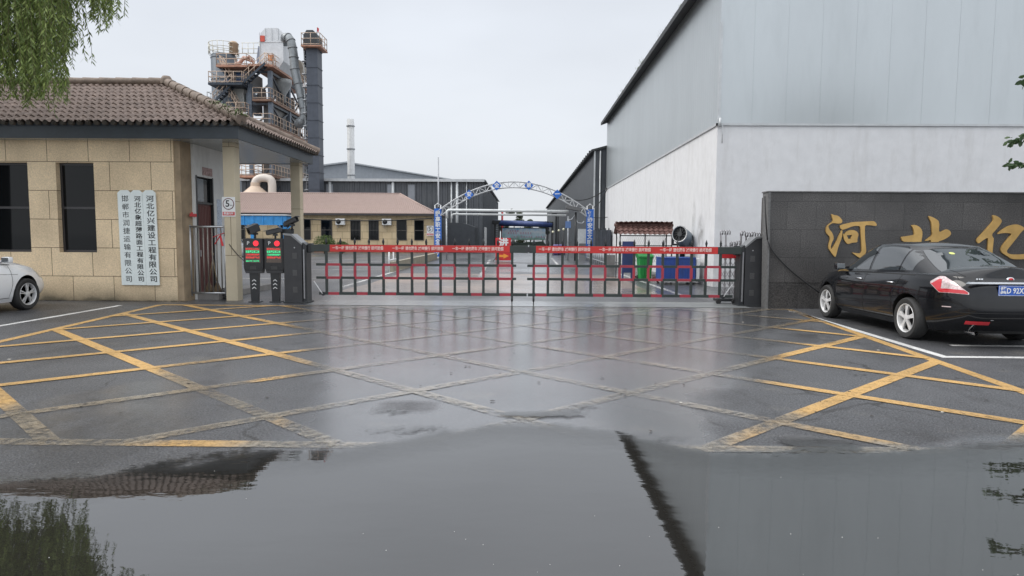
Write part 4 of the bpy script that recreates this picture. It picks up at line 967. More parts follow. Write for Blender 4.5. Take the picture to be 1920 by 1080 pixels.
for s_, txt in ((-1, '提高职工安全意识'), (1, '推动安全文明生产')):
    for dx in (-0.22, 0.22):
        mb = MB(); mb.tube((s_ * 5.86 + dx, 0, 0), (s_ * 5.86 + dx, 0, 4.0), 0.045, seg=8); mb.tube((s_ * 5.86 + dx, 0, 4.0), (s_ * 5.86 - dx * .3, 0, 4.15), 0.03, seg=6); mb.build('post', tm, AR)
    mb = MB()
    for k in range(8): mb.bar((s_ * 5.86 - .22, 0, .4 * k + .1), (s_ * 5.86 + .22, 0, .4 * k + .5), 0.03)
    mb.build('post_lattice', tm, AR)
    mb = MB(); mb.box(s_ * 5.86 - 0.28, s_ * 5.86 + 0.28, -0.06, -0.03, 0.15, 3.75); p = mb.build('slogan_panel', bluep, AR)
    text(txt, 0.40, white_paint, p, (s_ * 5.86, -0.065, 3.35), step=0.415, bold=0.012)
for tt, ch in ((0.20, '安'), (0.385, '全'), (0.60, '第'), (0.79, '一')):
    c = arc(tt, -0.2); mb = MB(); h = 0.36
    pts = [(c.x + h * (1.0 if k % 2 == 0 else 0.72) * math.cos(k * math.pi / 4), c.z + h * (1.0 if k % 2 == 0 else 0.72) * math.sin(k * math.pi / 4)) for k in range(8)]
    mb.prism(pts, -0.30, -0.26, 'xz'); p = mb.build('diamond_panel', bluep, AR)
    text(ch, 0.38, white_paint, p, (c.x, -0.305, c.z), bold=0.012)
mb = MB(); mb.tube((0, 0, 0), (0, 0, 7.0), 0.05, 0.045, seg=8); mb.lathe([(0.12, 0), (0.12, .05), (0.05, .12)], seg=10)
tag(mb.build('flag_pole', mat('grey_pole', (0.36, 0.37, 0.39), 0.5, .3)), 'tall bare grey pole rising behind the left foot of the arch', 'pole').location = (-5.92, 46, 0)

# pipe across the road
PG = thing('pipe_gantry', 'white double pipe bridging the yard road below the arch', 'pipe', (-5.03, 43.5, 0)); PG.scale = (.88, .88, .94)
pw = mat('pipe_white', (0.62, 0.64, 0.64), 0.45, var=0.08, stain=0.2)
mb = MB(); mb.path([(0, 0, 2.9), (0, 0, 3.38), (0.12, 0, 3.48), (9.1, 0, 3.42)], 0.10, 8); mb.build('pipe', pw, PG)
mb = MB(); mb.path([(0.35, 0.3, 2.9), (0.35, 0.3, 3.15), (0.5, 0.3, 3.2), (8.95, 0.3, 3.16)], 0.07, 8); mb.build('pipe', pw, PG)
for x in (-0.05, 9.1):
    mb = MB(); mb.tube((x, 0.15, 0), (x, 0.15, 3.1), 0.06, seg=8); mb.build('support_post', galv, PG)

# ------------------------------------------------------------------ low office building across the yard
cream2 = stone_mat('cream_block_far', (0.62, 0.48, 0.29), (0.68, 0.54, 0.34), (0.16, 0.11, 0.06), 0.93, 0.64, 0.012, 0.0, 0.0, speck=0.15, spscale=20)
LB = thing('office_building', 'low cream block office with long pinkish hip roof behind the boom gate', 'building', (-20, 61, 0))
mb = MB(); mb.box(-36, -8.3, 61, 66.5, 0, 3.5); rel(mb.build('wall', cream2, LB))
mb = MB(); mb.box(-36.1, -8.25, 60.93, 61, 0, 0.25); rel(mb.build('plinth', mat('brick_plinth', (0.30, 0.14, 0.09), 0.8, var=.3), LB))
pink = mat('pinkish_roof', (0.34, 0.255, 0.225), 0.7, var=0.06, stain=0.15)
mb = MB(); c = [(-36.6, 60.4, 3.62), (-7.95, 60.4, 3.62), (-7.95, 67.1, 3.62), (-36.6, 67.1, 3.62)]; r0, r1 = (-34, 63.7, 5.62), (-11.9, 63.7, 5.62)
mb.face([c[0], c[1], r1, r0]); mb.face([c[1], c[2], r1]); mb.face([c[2], c[3], r0, r1]); mb.face([c[3], c[0], r0])
for k in range(150): mb.bar((-36.4 + .19 * k, 60.42, 3.67), (-36.4 + .19 * k, 60.42 + .001 + (3.2 if k < 127 else max(.05, 3.2 * (150 - k) / 23)), 3.67 + (1.96 if k < 127 else max(.03, 1.96 * (150 - k) / 23))), 0.05, 0.03)
mb.tube(r0, r1, 0.09, seg=8); mb.tube(r1, c[1], 0.09, seg=8)
rel(mb.build('roof', pink, LB))
mb = MB(); mb.box(-36.6, -7.95, 60.4, 60.45, 3.42, 3.60); mb.box(-36.5, -8.0, 60.45, 61, 3.5, 3.55); mb.box(-8.0, -7.95, 60.45, 67.1, 3.42, 3.60)
rel(mb.build('eaves_board', mat('eave_dark', (0.045, 0.04, 0.04), 0.7, var=.3), LB))
for i, (a, b_) in enumerate(((-27.2, -25.9), (-22.6, -21.7), (-20.4, -19.75), (-18.8, -17.75), (-16.05, -15.1), (-14.35, -13.4), (-11.75, -10.8), (-10.1, -9.2))):
    mb = MB()
    for x0, x1, z0, z1 in ((a, a + .05, 1.15, 3.05), (b_ - .05, b_, 1.15, 3.05), (a + .05, b_ - .05, 1.15, 1.2), (a + .05, b_ - .05, 3.0, 3.05), (a + .05, b_ - .05, 2.05, 2.1)): mb.box(x0, x1, 60.95, 61.0, z0, z1)
    f = rel(mb.build('window', mat('bronze_frame', (0.10, 0.09, 0.08), 0.5), LB))
    mb = MB(); mb.box(a + .05, b_ - .05, 60.975, 60.99, 1.2, 3.0); mb.build('pane', black_glass, f)
    if i in (4, 5):
        mb = MB()
        for k in range(7): mb.tube((a + .07 + (b_ - a - .14) * k / 6, 60.92, 1.18), (a + .07 + (b_ - a - .14) * k / 6, 60.92, 3.02), 0.018, seg=5)
        mb.build('security_bars', mat('dark_bars', (0.07, 0.07, 0.07), 0.5), f)
def aircon(x, lab):
    A = thing('air_conditioner', lab, 'air conditioner', (x, 60.75, 2.55), group='outdoor air conditioner units on the office wall')
    mb = MB(); mb.box(0, 0.85, -0.28, 0.05, 0, 0.58, bev=0.03); mb.build('casing', white_paint, A)
    mb = MB(); mb.lathe([(0.22, -0.29), (0.0005, -0.295)], (0.28, 0, 0.29), 'y', 20); mb.build('fan_grille', grey_plastic, A)
    mb = MB(); mb.bar((0.1, -0.2, -0.03), (0.1, .25, -0.03), 0.04); mb.bar((0.75, -0.2, -0.03), (0.75, .25, -0.03), 0.04); mb.bar((0.1, .2, -.03), (.1, .2, -.3), .03); mb.build('bracket', galv, A)
aircon(-17.30, 'left white air conditioner unit on the cream office wall'); aircon(-13.0, 'right white air conditioner unit on the cream office wall, beside barred window')
speed_sign((-8.6, 60.85, 2.05), 2.0, 'white speed limit board at the right end of the cream office wall')

# bush in front of it
leafy = []
def leaf_mat(name, c1, c2, rough=0.55):
    m = bpy.data.materials.new(name); m.use_nodes = True; t = m.node_tree; b = t.nodes['Principled BSDF']
    gi = t.nodes.new('ShaderNodeNewGeometry'); r = t.nodes.new('ShaderNodeValToRGB'); t.links.new(gi.outputs['Random Per Island'], r.inputs[0])
    r.color_ramp.elements[0].color = c1 + (1,); r.color_ramp.elements[1].color = c2 + (1,)
    t.links.new(r.outputs[0], b.inputs['Base Color']); b.inputs['Roughness'].default_value = rough
    tr = t.nodes.new('ShaderNodeBsdfTranslucent'); t.links.new(r.outputs[0], tr.inputs[0]); ms = t.nodes.new('ShaderNodeMixShader'); ms.inputs[0].default_value = 0.35
    t.links.new(b.outputs[0], ms.inputs[1]); t.links.new(tr.outputs[0], ms.inputs[2]); t.links.new(ms.outputs[0], t.nodes['Material Output'].inputs[0]); return m
bushm = leaf_mat('bush_leaf', (0.045, 0.085, 0.02), (0.12, 0.17, 0.05))
def leafball(mb, c, r, n, sz, rn=rnd, flat=0.8):
    for i in range(n):
        d = Vector((rn.gauss(0, 1), rn.gauss(0, 1), rn.gauss(0, 1))).normalized(); p = Vector(c) + Vector((d.x * r, d.y * r, d.z * r * flat)) * (rn.random() ** 0.4)
        a = Vector((rn.gauss(0, 1), rn.gauss(0, 1), rn.gauss(0, .6))).normalized(); b_ = a.cross(Vector((rn.gauss(0, 1), rn.gauss(0, 1), rn.gauss(0, 1)))).normalized(); s_ = sz * rn.uniform(.6, 1.3)
        mb.face([p - a * s_, p + b_ * s_ * .45, p + a * s_, p - b_ * s_ * .45])
for (x, y, r_, lab) in ((-17.0, 56, 0.95, 'larger round green bush in front of the cream office'), (-15.6, 56.4, 0.62, 'smaller green bush right of the larger one by the office')):
    B = thing('bush', lab, 'bush', (x, y, 0), group='bushes in front of the office')
    mb = MB(); leafball(mb, (0, 0, r_ * 0.95), r_, 1500, 0.07); leafball(mb, (r_ * .5, 0, r_ * .8), r_ * .6, 500, 0.07); mb.build('foliage', bushm, B, fix=False)
    mb = MB(); mb.tube((0, 0, 0), (0, 0, r_ * .8), 0.06, 0.03, 8); mb.build('stem', mat('bark', (0.08, 0.06, 0.045), 0.9, var=.3, bump=.5), B)

# ------------------------------------------------------------------ dark ribbed sheds
shed_m = mat('dark_ribbed_sheet', (0.080, 0.088, 0.098), 0.5, 0.15, var=0.14, scale=1.2, stain=0.35, dirt=(0.12, 0.125, 0.125))
pale_r = mat('pale_grey_sheet', (0.23, 0.25, 0.275), 0.55, 0.1, var=0.08, stain=0.2)
SL = thing('dark_shed', 'long dark ribbed shed behind the cream office, left of the road', 'shed', (-10, 70, 0))
mb = MB(); corrugated(mb, (-30, 70), (-4.3, 70), 0, 7.3, 0.55, 0.07); corrugated(mb, (-4.3, 70), (-4.3, 112), 0, 7.3, 0.55, 0.07); mb.box(-30, -4.4, 70.1, 111.9, 0, 7.25)
rel(mb.build('wall', shed_m, SL))
mb = MB(); mb.box(-30.3, -4.1, 69.6, 69.9, 7.30, 7.58); mb.box(-30.3, -4.0, 69.9, 112.2, 7.5, 7.56); rel(mb.build('gutter', trim, SL))
mb = MB(); mb.face([(-30.2, 70, 7.58), (-4.1, 70, 7.58), (-4.1, 91, 7.9), (-30.2, 91, 7.9)])
rel(mb.build('roof', pale_r, SL))
for x, r_ in ((-20.5, .16), (-13.8, .16), (-7.0, .16), (-7.6, .09), (-6.0, .05)):
    mb = MB(); mb.tube((x, 69.83, 0), (x, 69.83, 7.3), r_, seg=8); rel(mb.build('downpipe', trim, SL))
for x in (-20.9, -14.4, -12.2):
    mb = MB(); mb.box(x, x + 0.7, 69.86, 69.93, 4.6, 7.0); rel(mb.build('skylight_strip', pale_r, SL))
mb = MB(); mb.box(-4.26, -4.2, 72, 76, 0.3, 2.6); rel(mb.build('white_panel', white_paint, SL))
GSH = thing('gable_shed', 'pale grey gabled shed roof rising behind the dark shed', 'shed', (-19, 95, 0))
mb = MB(); mb.prism([(-48, 0), (-10.0, 0), (-10.0, 9.6), (-25.6, 12.05), (-48, 9.2)], 96, 130, 'xz'); rel(mb.build('gable_wall', pale_r, GSH))
mb = MB(); mb.prism([(-48.3, 9.2), (-25.6, 12.10), (-9.7, 9.6), (-9.7, 9.75), (-25.6, 12.3), (-48.3, 9.4)], 95.6, 130, 'xz'); rel(mb.build('roof', mat('gable_roof_edge', (0.30, 0.32, 0.34), .5), GSH))
mb = MB(); 
mb.prism([(-7.3, 0), (-4.6, 0), (-4.6, 2.45), (-5.8, 2.85), (-7.3, 2.85)], 62.5, 67, 'xz')
tag(mb.build('charcoal_hut', mat('charcoal_sheet', (0.03, 0.035, 0.042), .6, var=.2)), 'plain charcoal hut between the left arch foot and the road', 'hut')
SR = thing('dark_shed', 'long dark ribbed shed behind the white warehouse, right of the road', 'shed', (5.3, 47.6, 0))
mb = MB(); corrugated(mb, (5.15, 142), (5.15, 47.8), 0, 7.7, 0.5, -0.06); corrugated(mb, (5.15, 47.8), (12, 47.8), 0, 7.8, 0.5, 0.06, z1b=9.4); mb.box(5.25, 20, 47.9, 142, 0, 7.6)
rel(mb.build('wall', shed_m, SR))
mb = MB(); mb.prism([(4.85, 7.65), (4.85, 7.80), (20, 11.8), (20, 11.6)], 47.6, 142.2, 'xz')
for k in range(66): mb.box(4.78, 4.87, 48.6 + 1.4 * k, 48.9 + 1.4 * k, 7.62, 7.84)
rel(mb.build('roof', roofd, SR))
mb = MB(); mb.box(5.06, 5.16, 47.7, 47.8, 0, 7.7); mb.tube((5.5, 47.65, 0), (5.5, 47.65, 7.7), 0.05, seg=8); rel(mb.build('corner_trim', trim, SR))

# ------------------------------------------------------------------ chimney, mixing plant, silo, elevator
CH = thing('chimney', 'slim white steel chimney rising behind the cream office roof', 'chimney', (-21.4, 82, 0))
mb = MB(); mb.tube((0, 0, 0), (0, 0, 15.9), 0.46, 0.43, 20); mb.build('flue', mat('chimney_white', (0.56, 0.57, 0.57), 0.5, var=0.1, stain=0.35), CH)
for z in (6, 9.0, 12.2, 15.0):
    mb = MB(); mb.lathe([(0.50, z), (0.52, z + 0.04), (0.52, z + 0.12), (0.47, z + .16)], seg=20); mb.build('flange', mat('flange_grey', (0.3, 0.31, 0.32), .5), CH)

PY = 68.0
def tx(u): return -26.2 + (u - 500) * 0.0548
def tz(v): return 14.16 - (v - 210) * 0.0537
orange = mat('orange_steel', (0.40, 0.21, 0.14), 0.6, var=0.25, stain=0.35, dirt=(0.2, 0.08, 0.05))
rail_m = mat('pale_railing', (0.52, 0.40, 0.31), 0.6, var=0.2)
blue_st = mat('blue_grey_steel', (0.13, 0.155, 0.19), 0.5, 0.2, var=0.2, stain=0.25)
house_m = mat('pale_housing', (0.60, 0.61, 0.62), 0.4, 0.35, var=0.08, stain=0.25)
duct_m = mat('grey_duct', (0.26, 0.28, 0.29), 0.45, 0.35, var=0.15, stain=0.2)
silo_m = mat('silo_grey', (0.10, 0.12, 0.145), 0.5, 0.1, var=0.12, stain=0.25)
def railing(p, parent, x0, x1, y0, y1, z, h=1.1, m=rail_m, sides='FRLB'):
    mb = MB(); segs = []
    if 'F' in sides: segs.append(((x0, y0), (x1, y0)))
    if 'R' in sides: segs.append(((x1, y0), (x1, y1)))
    if 'L' in sides: segs.append(((x0, y0), (x0, y1)))
    if 'B' in sides: segs.append(((x0, y1), (x1, y1)))
    for a, b_ in segs:
        n = max(1, round(math.hypot(b_[0] - a[0], b_[1] - a[1]) / 0.9))
        for k in range(n + 1):
            q = (a[0] + (b_[0] - a[0]) * k / n, a[1] + (b_[1] - a[1]) * k / n); mb.tube((q[0], q[1], z), (q[0], q[1], z + h), 0.035, seg=5)
        for zz in (0.12, h * 0.55, h): mb.tube((a[0], a[1], z + zz), (b_[0], b_[1], z + zz), 0.035, seg=5)
    return rel(mb.build('railing', m, parent))
def platform(parent, x0, x1, y0, y1, z, m=orange, sides='FRLB', rm=rail_m, rails=True):
    mb = MB(); mb.box(x0, x1, y0, y1, z - 0.22, z, m=0); 
    rel(mb.build('platform', m, parent))
    if rails: railing(None, parent, x0 + .05, x1 - .05, y0 + .05, y1 - .05, z, m=rm, sides=sides)
def stair(parent, p, q, wd=0.8, m=rail_m):
    p, q = Vector(p), Vector(q); mb = MB(); n = max(4, int(abs(q.z - p.z) / 0.25))
    for dy in (0, wd):
        o = Vector((0, dy, 0)); mb.bar(p + o, q + o, 0.06, 0.22, m=0)
        for zz in (0.55, 1.05): mb.tube(p + o + Vector((0, 0, zz)), q + o + Vector((0, 0, zz)), 0.035, seg=5, m=1)
        for k in range(5): c = p.lerp(q, k / 4) + o; mb.tube(c, c + Vector((0, 0, 1.05)), 0.03, seg=5, m=1)
    for k in range(n): c = p.lerp(q, k / n); mb.box(c.x - .14, c.x + .14, c.y, c.y + wd, c.z, c.z + .04, m=0)
    rel(mb.build('stair', [dark_steel, m], parent))
# storage silo
SI = thing('storage_silo', 'dark grey cylindrical silo with railed top, left of the mixing tower', 'silo', (-30.2, 72, 0))
sc_ = 72 / 68.0
mb = MB(); mb.lathe([(1.30, 3.0), (1.30, 20.6), (1.2, 20.75), (0.0005, 20.95)], (-32.2, 71.5, 0), seg=32)
rel(mb.build('shell', silo_m, SI, smooth=40))
for z in (6, 9, 12, 15, 18, 20.3):
    mb = MB(); mb.lathe([(1.31, z), (1.35, z + .04), (1.35, z + .1), (1.31, z + .14)], (-32.2, 71.5, 0), seg=32, cap=False); rel(mb.build('band', mat('silo_band', (0.13, 0.15, 0.17), .5), SI))
for a in range(4):
    mb = MB(); x, y = -32.2 + 1.1 * math.cos(a * math.pi / 2 + .8), 71.5 + 1.1 * math.sin(a * math.pi / 2 + .8); mb.tube((x, y, 0), (x, y, 3.1), 0.12, seg=8); rel(mb.build('leg', blue_st, SI))
mb = MB(); R0 = 1.5
for k in range(16):
    a = k * math.pi / 8; p = (-32.2 + R0 * math.cos(a), 71.5 + R0 * math.sin(a)); mb.tube((p[0], p[1], 20.7), (p[0], p[1], 21.9), 0.035, seg=5)
    a2 = a + math.pi / 8; q = (-32.2 + R0 * math.cos(a2), 71.5 + R0 * math.sin(a2))
    for zz in (20.95, 21.4, 21.9): mb.tube((*p, zz), (*q, zz), 0.035, seg=5)
mb.box(-29.9, -27.9, 70.6, 70.65, 20.7, 20.78)
for k in range(4):
    mb.tube((-29.8 + .6 * k, 70.6, 20.7), (-29.8 + .6 * k, 70.6, 21.8), .035, seg=5)
for zz in (21.2, 21.8): mb.tube((-29.9, 70.6, zz), (-27.9, 70.6, zz), .035, seg=5)
rel(mb.build('railing', mat('pale_rail', (0.62, 0.60, 0.52), .6), SI))
mb = MB(); mb.lathe([(0.45, 20.8), (0.45, 21.8), (0.55, 21.85), (0.3, 22.1), (0.0005, 22.15)], (-31.0, 71.2, 0), seg=14); rel(mb.build('vent_filter', mat('tan_filter', (0.42, 0.30, 0.20), .6), SI))

TW = thing('mixing_tower', 'tall steel mixing tower with orange platforms, stairs and pale top housing', 'mixing plant', (-29, 74, 0))
Y0, Y1_ = 68.0, 79.5
legs = [(-26.0, 68.2, 18.3), (-28.1, 68.2, 17.0), (-26.0, 73.4, 18.3), (-26.0, 79.2, 18.3), (-31.0, 68.4, 10.5), (-31.0, 79, 12), (-28.1, 79.2, 17)]
for x, y, z in legs:
    mb = MB(); mb.box(x - .20, x + .20, y - .20, y + .20, 0, z); rel(mb.build('leg', blue_st, TW))
mb = MB()
for z0, z1 in ((0.5, 5.5), (5.5, 9.0), (9.0, 12.4), (12.6, 15.0), (15.2, 18.2)):
    for ya, yb in ((68.2, 73.4), (73.4, 79.2)):
        mb.bar((-26, ya, z0), (-26, yb, z1), 0.16); mb.bar((-26, yb, z0), (-26, ya, z1), 0.16); mb.bar((-26, ya, z1), (-26, yb, z1), 0.24)
        mb.bar((-28.1, ya, z0), (-28.1, yb, z1), 0.14)
    mb.bar((-28.1, 68.2, z1), (-26, 68.2, z1), 0.2); mb.bar((-28.1, 79.2, z0), (-26, 79.2, z1), 0.14); mb.bar((-31, 68.4, z1 if z1 < 10 else 10), (-28.1, 68.2, z1 if z1 < 10 else 10), 0.2)
mb.bar((-31, 68.4, 0.5), (-28.1, 68.2, 5.5), .14); mb.bar((-28.1, 68.2, 5.5), (-26, 68.2, 9), .14)
rel(mb.build('bracing', mat('dark_bracing', (0.06, 0.07, 0.085), .5, .2, var=.2), TW))
# platforms: front-left stack and the four decks of the right face
platform(TW, tx(400), tx(463), 66.6, 69.2, tz(161), dark_steel, rm=rail_m)
platform(TW, tx(413), tx(470), 66.9, 69.0, tz(127), orange)
platform(TW, tx(430), tx(466), 66.8, 68.6, tz(217), dark_steel)
platform(TW, tx(393), tx(412), 67.0, 68.6, tz(197), dark_steel, rm=galv)
platform(TW, tx(470), tx(505), 67.2, 80, tz(124), orange, sides='R')
platform(TW, tx(497), tx(513), 67.6, 80.2, tz(123), orange, sides='FR')
for v in (187, 235, 285, 330): platform(TW, tx(474), tx(509), 67.5, 79.8, tz(v), orange if v in (285,) else mat('rusty_deck', (0.22, 0.13, 0.09), .7, var=.3), sides='FR')
platform(TW, tx(447), tx(480), 66.8, 69, tz(332), orange)
stair(TW, (tx(405), 67.0, tz(197)), (tx(440), 67.0, tz(163)))
stair(TW, (tx(463), 66.9, tz(160)), (tx(504), 66.9, tz(124)))
stair(TW, (tx(438), 67.4, tz(160)), (tx(416), 67.4, tz(128)))
stair(TW, (tx(432), 67.4, tz(186)), (tx(450), 67.4, tz(218)))
# control cabin with small windows, corrugated bin below, S panel
mb = MB(); mb.box(tx(414), tx(462), 68.6, 72, tz(160), tz(130)); rel(mb.build('control_cabin', mat('cabin_panel', (0.33, 0.35, 0.36), .5, var=.1), TW))
for k in range(8):
    a = tx(415.5 + (k % 4) * 11); z = tz(139) if k < 4 else tz(150); mb = MB(); mb.box(a, a + 0.45, 68.52, 68.6, z - .12, z + .25); rel(mb.build('window', mat('blue_glass', (0.05, 0.10, 0.22), .15, var=.1), TW))
mb = MB(); corrugated(mb, (tx(421), 68.4), (tx(452), 68.4), tz(200), tz(164), 0.22, 0.04); mb.box(tx(421), tx(452), 68.45, 71, tz(200), tz(164)); rel(mb.build('ribbed_bin', mat('pale_ribbed', (0.38, 0.38, 0.36), .55, var=.1, stain=.3), TW))
mb = MB(); mb.box(tx(454), tx(468), 68.6, 71, tz(208), tz(172)); rel(mb.build('panel_box', mat('cabin_grey', (0.22, 0.25, 0.29), .5), TW))
text('S', 1.2, mat('sign_blue_grey', (0.05, 0.07, 0.10), .5), TW, (0, 0, 0)).location = (tx(462) + 29, 68.58 - 74, tz(185))
mb = MB(); mb.box(tx(478), tx(506), 69.0, 78, tz(330), tz(290)); mb.box(tx(480), tx(500), 69.5, 78, tz(230), tz(192)); rel(mb.build('mixer_casing', mat('dull_casing', (0.20, 0.19, 0.18), .6, var=.2, stain=.4), TW))
# pale hopper funnels between legs
for (cx, cy, zt_, zb_, r_) in ((tx(506), 71.5, tz(135), tz(165), .9), (tx(492), 72, tz(135), tz(172), 1.0), (tx(495), 76, tz(245), tz(280), .9)):
    mb = MB(); mb.lathe([(r_, zt_), (r_, zt_ - .5), (.25, zb_), (.25, zb_ - .8)], (cx, cy, 0), seg=4 if r_ == 1.0 else 14)
    rel(mb.build('hopper', mat('hopper_grey', (0.30, 0.31, 0.31), .5, .2, var=.1), TW))
# top housing
mb = MB(); zc = [tz(v) for v in (47, 52, 66, 72, 110, 124)]
mb.prism([(tx(488), tz(46)), (tx(512), tz(46)), (tx(521), tz(57)), (tx(522), tz(70)), (tx(521), tz(108)), (tx(510), tz(126)), (tx(488), tz(126)), (tx(478), tz(112)), (tx(477), tz(70)), (tx(479), tz(56))], 69.4, 73.4, 'xz')
mb.box(tx(476), tx(523), 69.35, 73.45, tz(73), tz(70.5)); mb.box(tx(477), tx(477) + .05, 69.3, 69.4, tz(110), tz(55)); mb.box(tx(521), tx(522), 69.3, 69.4, tz(108), tz(57))
for u in (488, 500, 512): mb.box(tx(u) - .03, tx(u) + .03, 69.32, 69.4, tz(69), tz(47))
rel(mb.build('housing', house_m, TW))
mb = MB(); mb.box(tx(479), tx(487), 69.25, 69.35, tz(72), tz(61), m=0); mb.box(tx(493), tx(503), 69.25, 69.35, tz(108), tz(97), m=1)
rel(mb.build('orange_sign', [mat('red_square', (0.55, 0.08, 0.05), .5, var=.3, scale=2), mat('orange_square', (0.60, 0.20, 0.05), .5, var=.35, scale=2)], TW))
mb = MB(); mb.prism([(tx(468), tz(76)), (tx(477), tz(76)), (tx(478), tz(112)), (tx(485), tz(124)), (tx(466), tz(124)), (tx(464), tz(100))], 70.2, 72.6, 'xz'); rel(mb.build('side_hopper', mat('slate_hopper', (0.22, 0.24, 0.29), .5, .2), TW))
mb = MB(); mb.tube(((524-980)*72/1230, 72, 21.0), ((536-980)*75/1230, 75, 21.5), 1.15, 1.15, 20); mb.tube(((536-980)*75/1230, 75, 21.5), ((545-980)*79/1230, 79, 22.2), 1.0, 1.0, 20); rel(mb.build('drum', mat('drum_beige', (0.34, 0.33, 0.31), .45, .3, var=.12, stain=.3), TW, smooth=40))
mb = MB(); mb.tube(((552-980)*76/1230, 76, 20.6), ((567-980)*80/1230, 80, 21.0), 1.15, 1.15, 20)
for k in range(4):
    c = Vector(((552-980)*76/1230, 76, 20.6)).lerp(Vector(((567-980)*80/1230, 80, 21.0)), k / 3); d_ = Vector((-.4, 4, .4)).normalized() * .12; mb.tube(c, c + d_, 1.22, 1.22, 20)
rel(mb.build('dryer_drum', mat('drum_brown', (0.30, 0.27, 0.23), .5, .3, var=.15, stain=.4), TW, smooth=40))
mb = MB(); mb.path([(tx(468), 68.3, tz(112)), (tx(455), 68.2, tz(108)), (tx(447), 68.2, tz(118)), (tx(440), 68.2, tz(120))], 0.22, 8); mb.path([(tx(474), 68.1, tz(118)), (tx(466), 68.1, tz(106)), (tx(458), 68, tz(112))], 0.16, 8); rel(mb.build('feed_pipe', mat('dusty_pink_pipe', (0.42, 0.27, 0.22), .6), TW))
for k in range(22):
    mb = MB(); x = tx(rnd.uniform(466, 505)); y = rnd.uniform(69, 78); z = rnd.choice([tz(187), tz(235), tz(285), tz(124)]); s_ = rnd.uniform(.25, .7); mb.box(x, x + s_, y, y + s_, z + .01, z + rnd.uniform(.4, 1.6), bev=.06)
    rel(mb.build('machinery', mat('machinery_grey', (0.17, 0.15, 0.14), .6, var=.35), TW))

# big exhaust duct
DU = thing('exhaust_duct', 'thick grey exhaust duct curving down the right side of the mixing tower', 'duct', (-24, 72, 0))
def bz(pts, n=40):
    """smooth curve through points (Catmull-Rom)"""
    P_ = [Vector(p) for p in pts]; P_ = [P_[0]] + P_ + [P_[-1]]; o = []
    for i in range(1, len(P_) - 2):
        for k in range(8):
            t_ = k / 8; a, b_, c_, d_ = P_[i - 1:i + 3]; o.append(0.5 * ((2 * b_) + (c_ - a) * t_ + (2 * a - 5 * b_ + 4 * c_ - d_) * t_ ** 2 + (3 * b_ - a - 3 * c_ + d_) * t_ ** 3))
    return o + [P_[-2]]
dp = [(tx(520), 69.9, tz(72)), (tx(528), 69.3, tz(64)), (tx(538), 69, tz(72)), (tx(543), 69, tz(95)), (tx(546), 69, tz(130)), (tx(556), 69, tz(175)), (tx(562), 69, tz(205)), (tx(560), 69, tz(220)), (tx(552), 69.2, tz(226)), (tx(543), 70, tz(226))]
mb = MB(); mb.path(bz(dp), 0.44, 16); rel(mb.build('duct_pipe', duct_m, DU))
q = bz(dp)
for k in range(6, len(q) - 4, 5):
    mb = MB(); d_ = (q[k + 1] - q[k]).normalized() * .09; mb.tube(q[k], q[k] + d_, 0.50, 0.50, 16); rel(mb.build('flange', mat('duct_flange', (0.18, 0.19, 0.20), .5), DU))
# cone and white bend low down
CY = thing('cyclone', 'beige cone with thick white bent pipe, seen under the gatehouse porch roof', 'cyclone', (-26, 66, 0))
mb = MB(); mb.lathe([(1.5, 0), (1.5, 5.2), (1.3, 5.7), (0.45, 6.45), (0.45, 6.8)], (-26.9, 66, 0), seg=24); rel(mb.build('cone', mat('beige_cone', (0.55, 0.43, 0.33), .5, var=.08), CY, smooth=40))
mb = MB(); mb.path(bz([(-26.9, 66, 6.2), (-26.85, 66, 6.9), (-26.4, 66, 7.25), (-25.7, 66, 7.25), (-25.25, 66, 6.9), (-25.2, 66, 5.5), (-25.2, 66, 2)]), 0.40, 16); rel(mb.build('bent_pipe', mat('cream_pipe', (0.60, 0.54, 0.48), .45, var=.05), CY))

# bucket elevator
EL = thing('bucket_elevator', 'tall slender dark bucket elevator shaft with railed head platform', 'elevator', (-21.6, 68, 0))
mb = MB(); mb.box(tx(576), tx(597), 67.5, 69.0, 0, tz(90))
for k in range(12): z = 1 + 1.75 * k; mb.box(tx(576) - .05, tx(597) + .05, 67.45, 69.05, z, z + .09)
rel(mb.build('shaft', mat('shaft_navy_grey', (0.065, 0.075, 0.095), 0.5, 0.2, var=.15, stain=.3), EL))
mb = MB(); mb.prism([(tx(573), tz(90)), (tx(598), tz(90)), (tx(597), tz(68)), (tx(590), tz(61)), (tx(578), tz(61)), (tx(572), tz(70))], 67.4, 69.1, 'xz'); rel(mb.build('head', mat('head_dark', (0.04, 0.045, 0.05), .5), EL))
mb = MB(); mb.box(tx(570), tx(606), 66.9, 69.4, tz(93.5), tz(91)); rel(mb.build('platform', orange, EL)); railing(None, EL, tx(571), tx(605), 66.95, 69.3, tz(91), 1.2, m=rail_m)
mb = MB(); mb.bar((tx(573), 68.3, tz(76)), (tx(561), 70.5, tz(112)), 0.75, 0.6); rel(mb.build('chute', dark_steel, EL))
mb = MB(); mb.tube((tx(594), 68, tz(66)), (tx(594), 68, tz(52)), .03, seg=5)
fp = rel(mb.build('flag_stick', galv, EL)); mb = MB(); mb.face([(tx(594), 68, tz(52)), (tx(598), 68, tz(55)), (tx(597), 68, tz(62)), (tx(594), 68.1, tz(60))]); mb.face([(tx(594), 68.01, tz(60)), (tx(597), 68.01, tz(62)), (tx(598), 68.01, tz(55)), (tx(594), 68.01, tz(52))]); mb.build('flag', red_paint, fp)
mb = MB()
for x in (tx(568), tx(573)): mb.tube((x, 68.2, 0), (x, 68.2, tz(95)), .04, seg=5)
for k in range(60): mb.tube((tx(568), 68.2, .4 + .33 * k), (tx(573), 68.2, .4 + .33 * k), .02, seg=4)
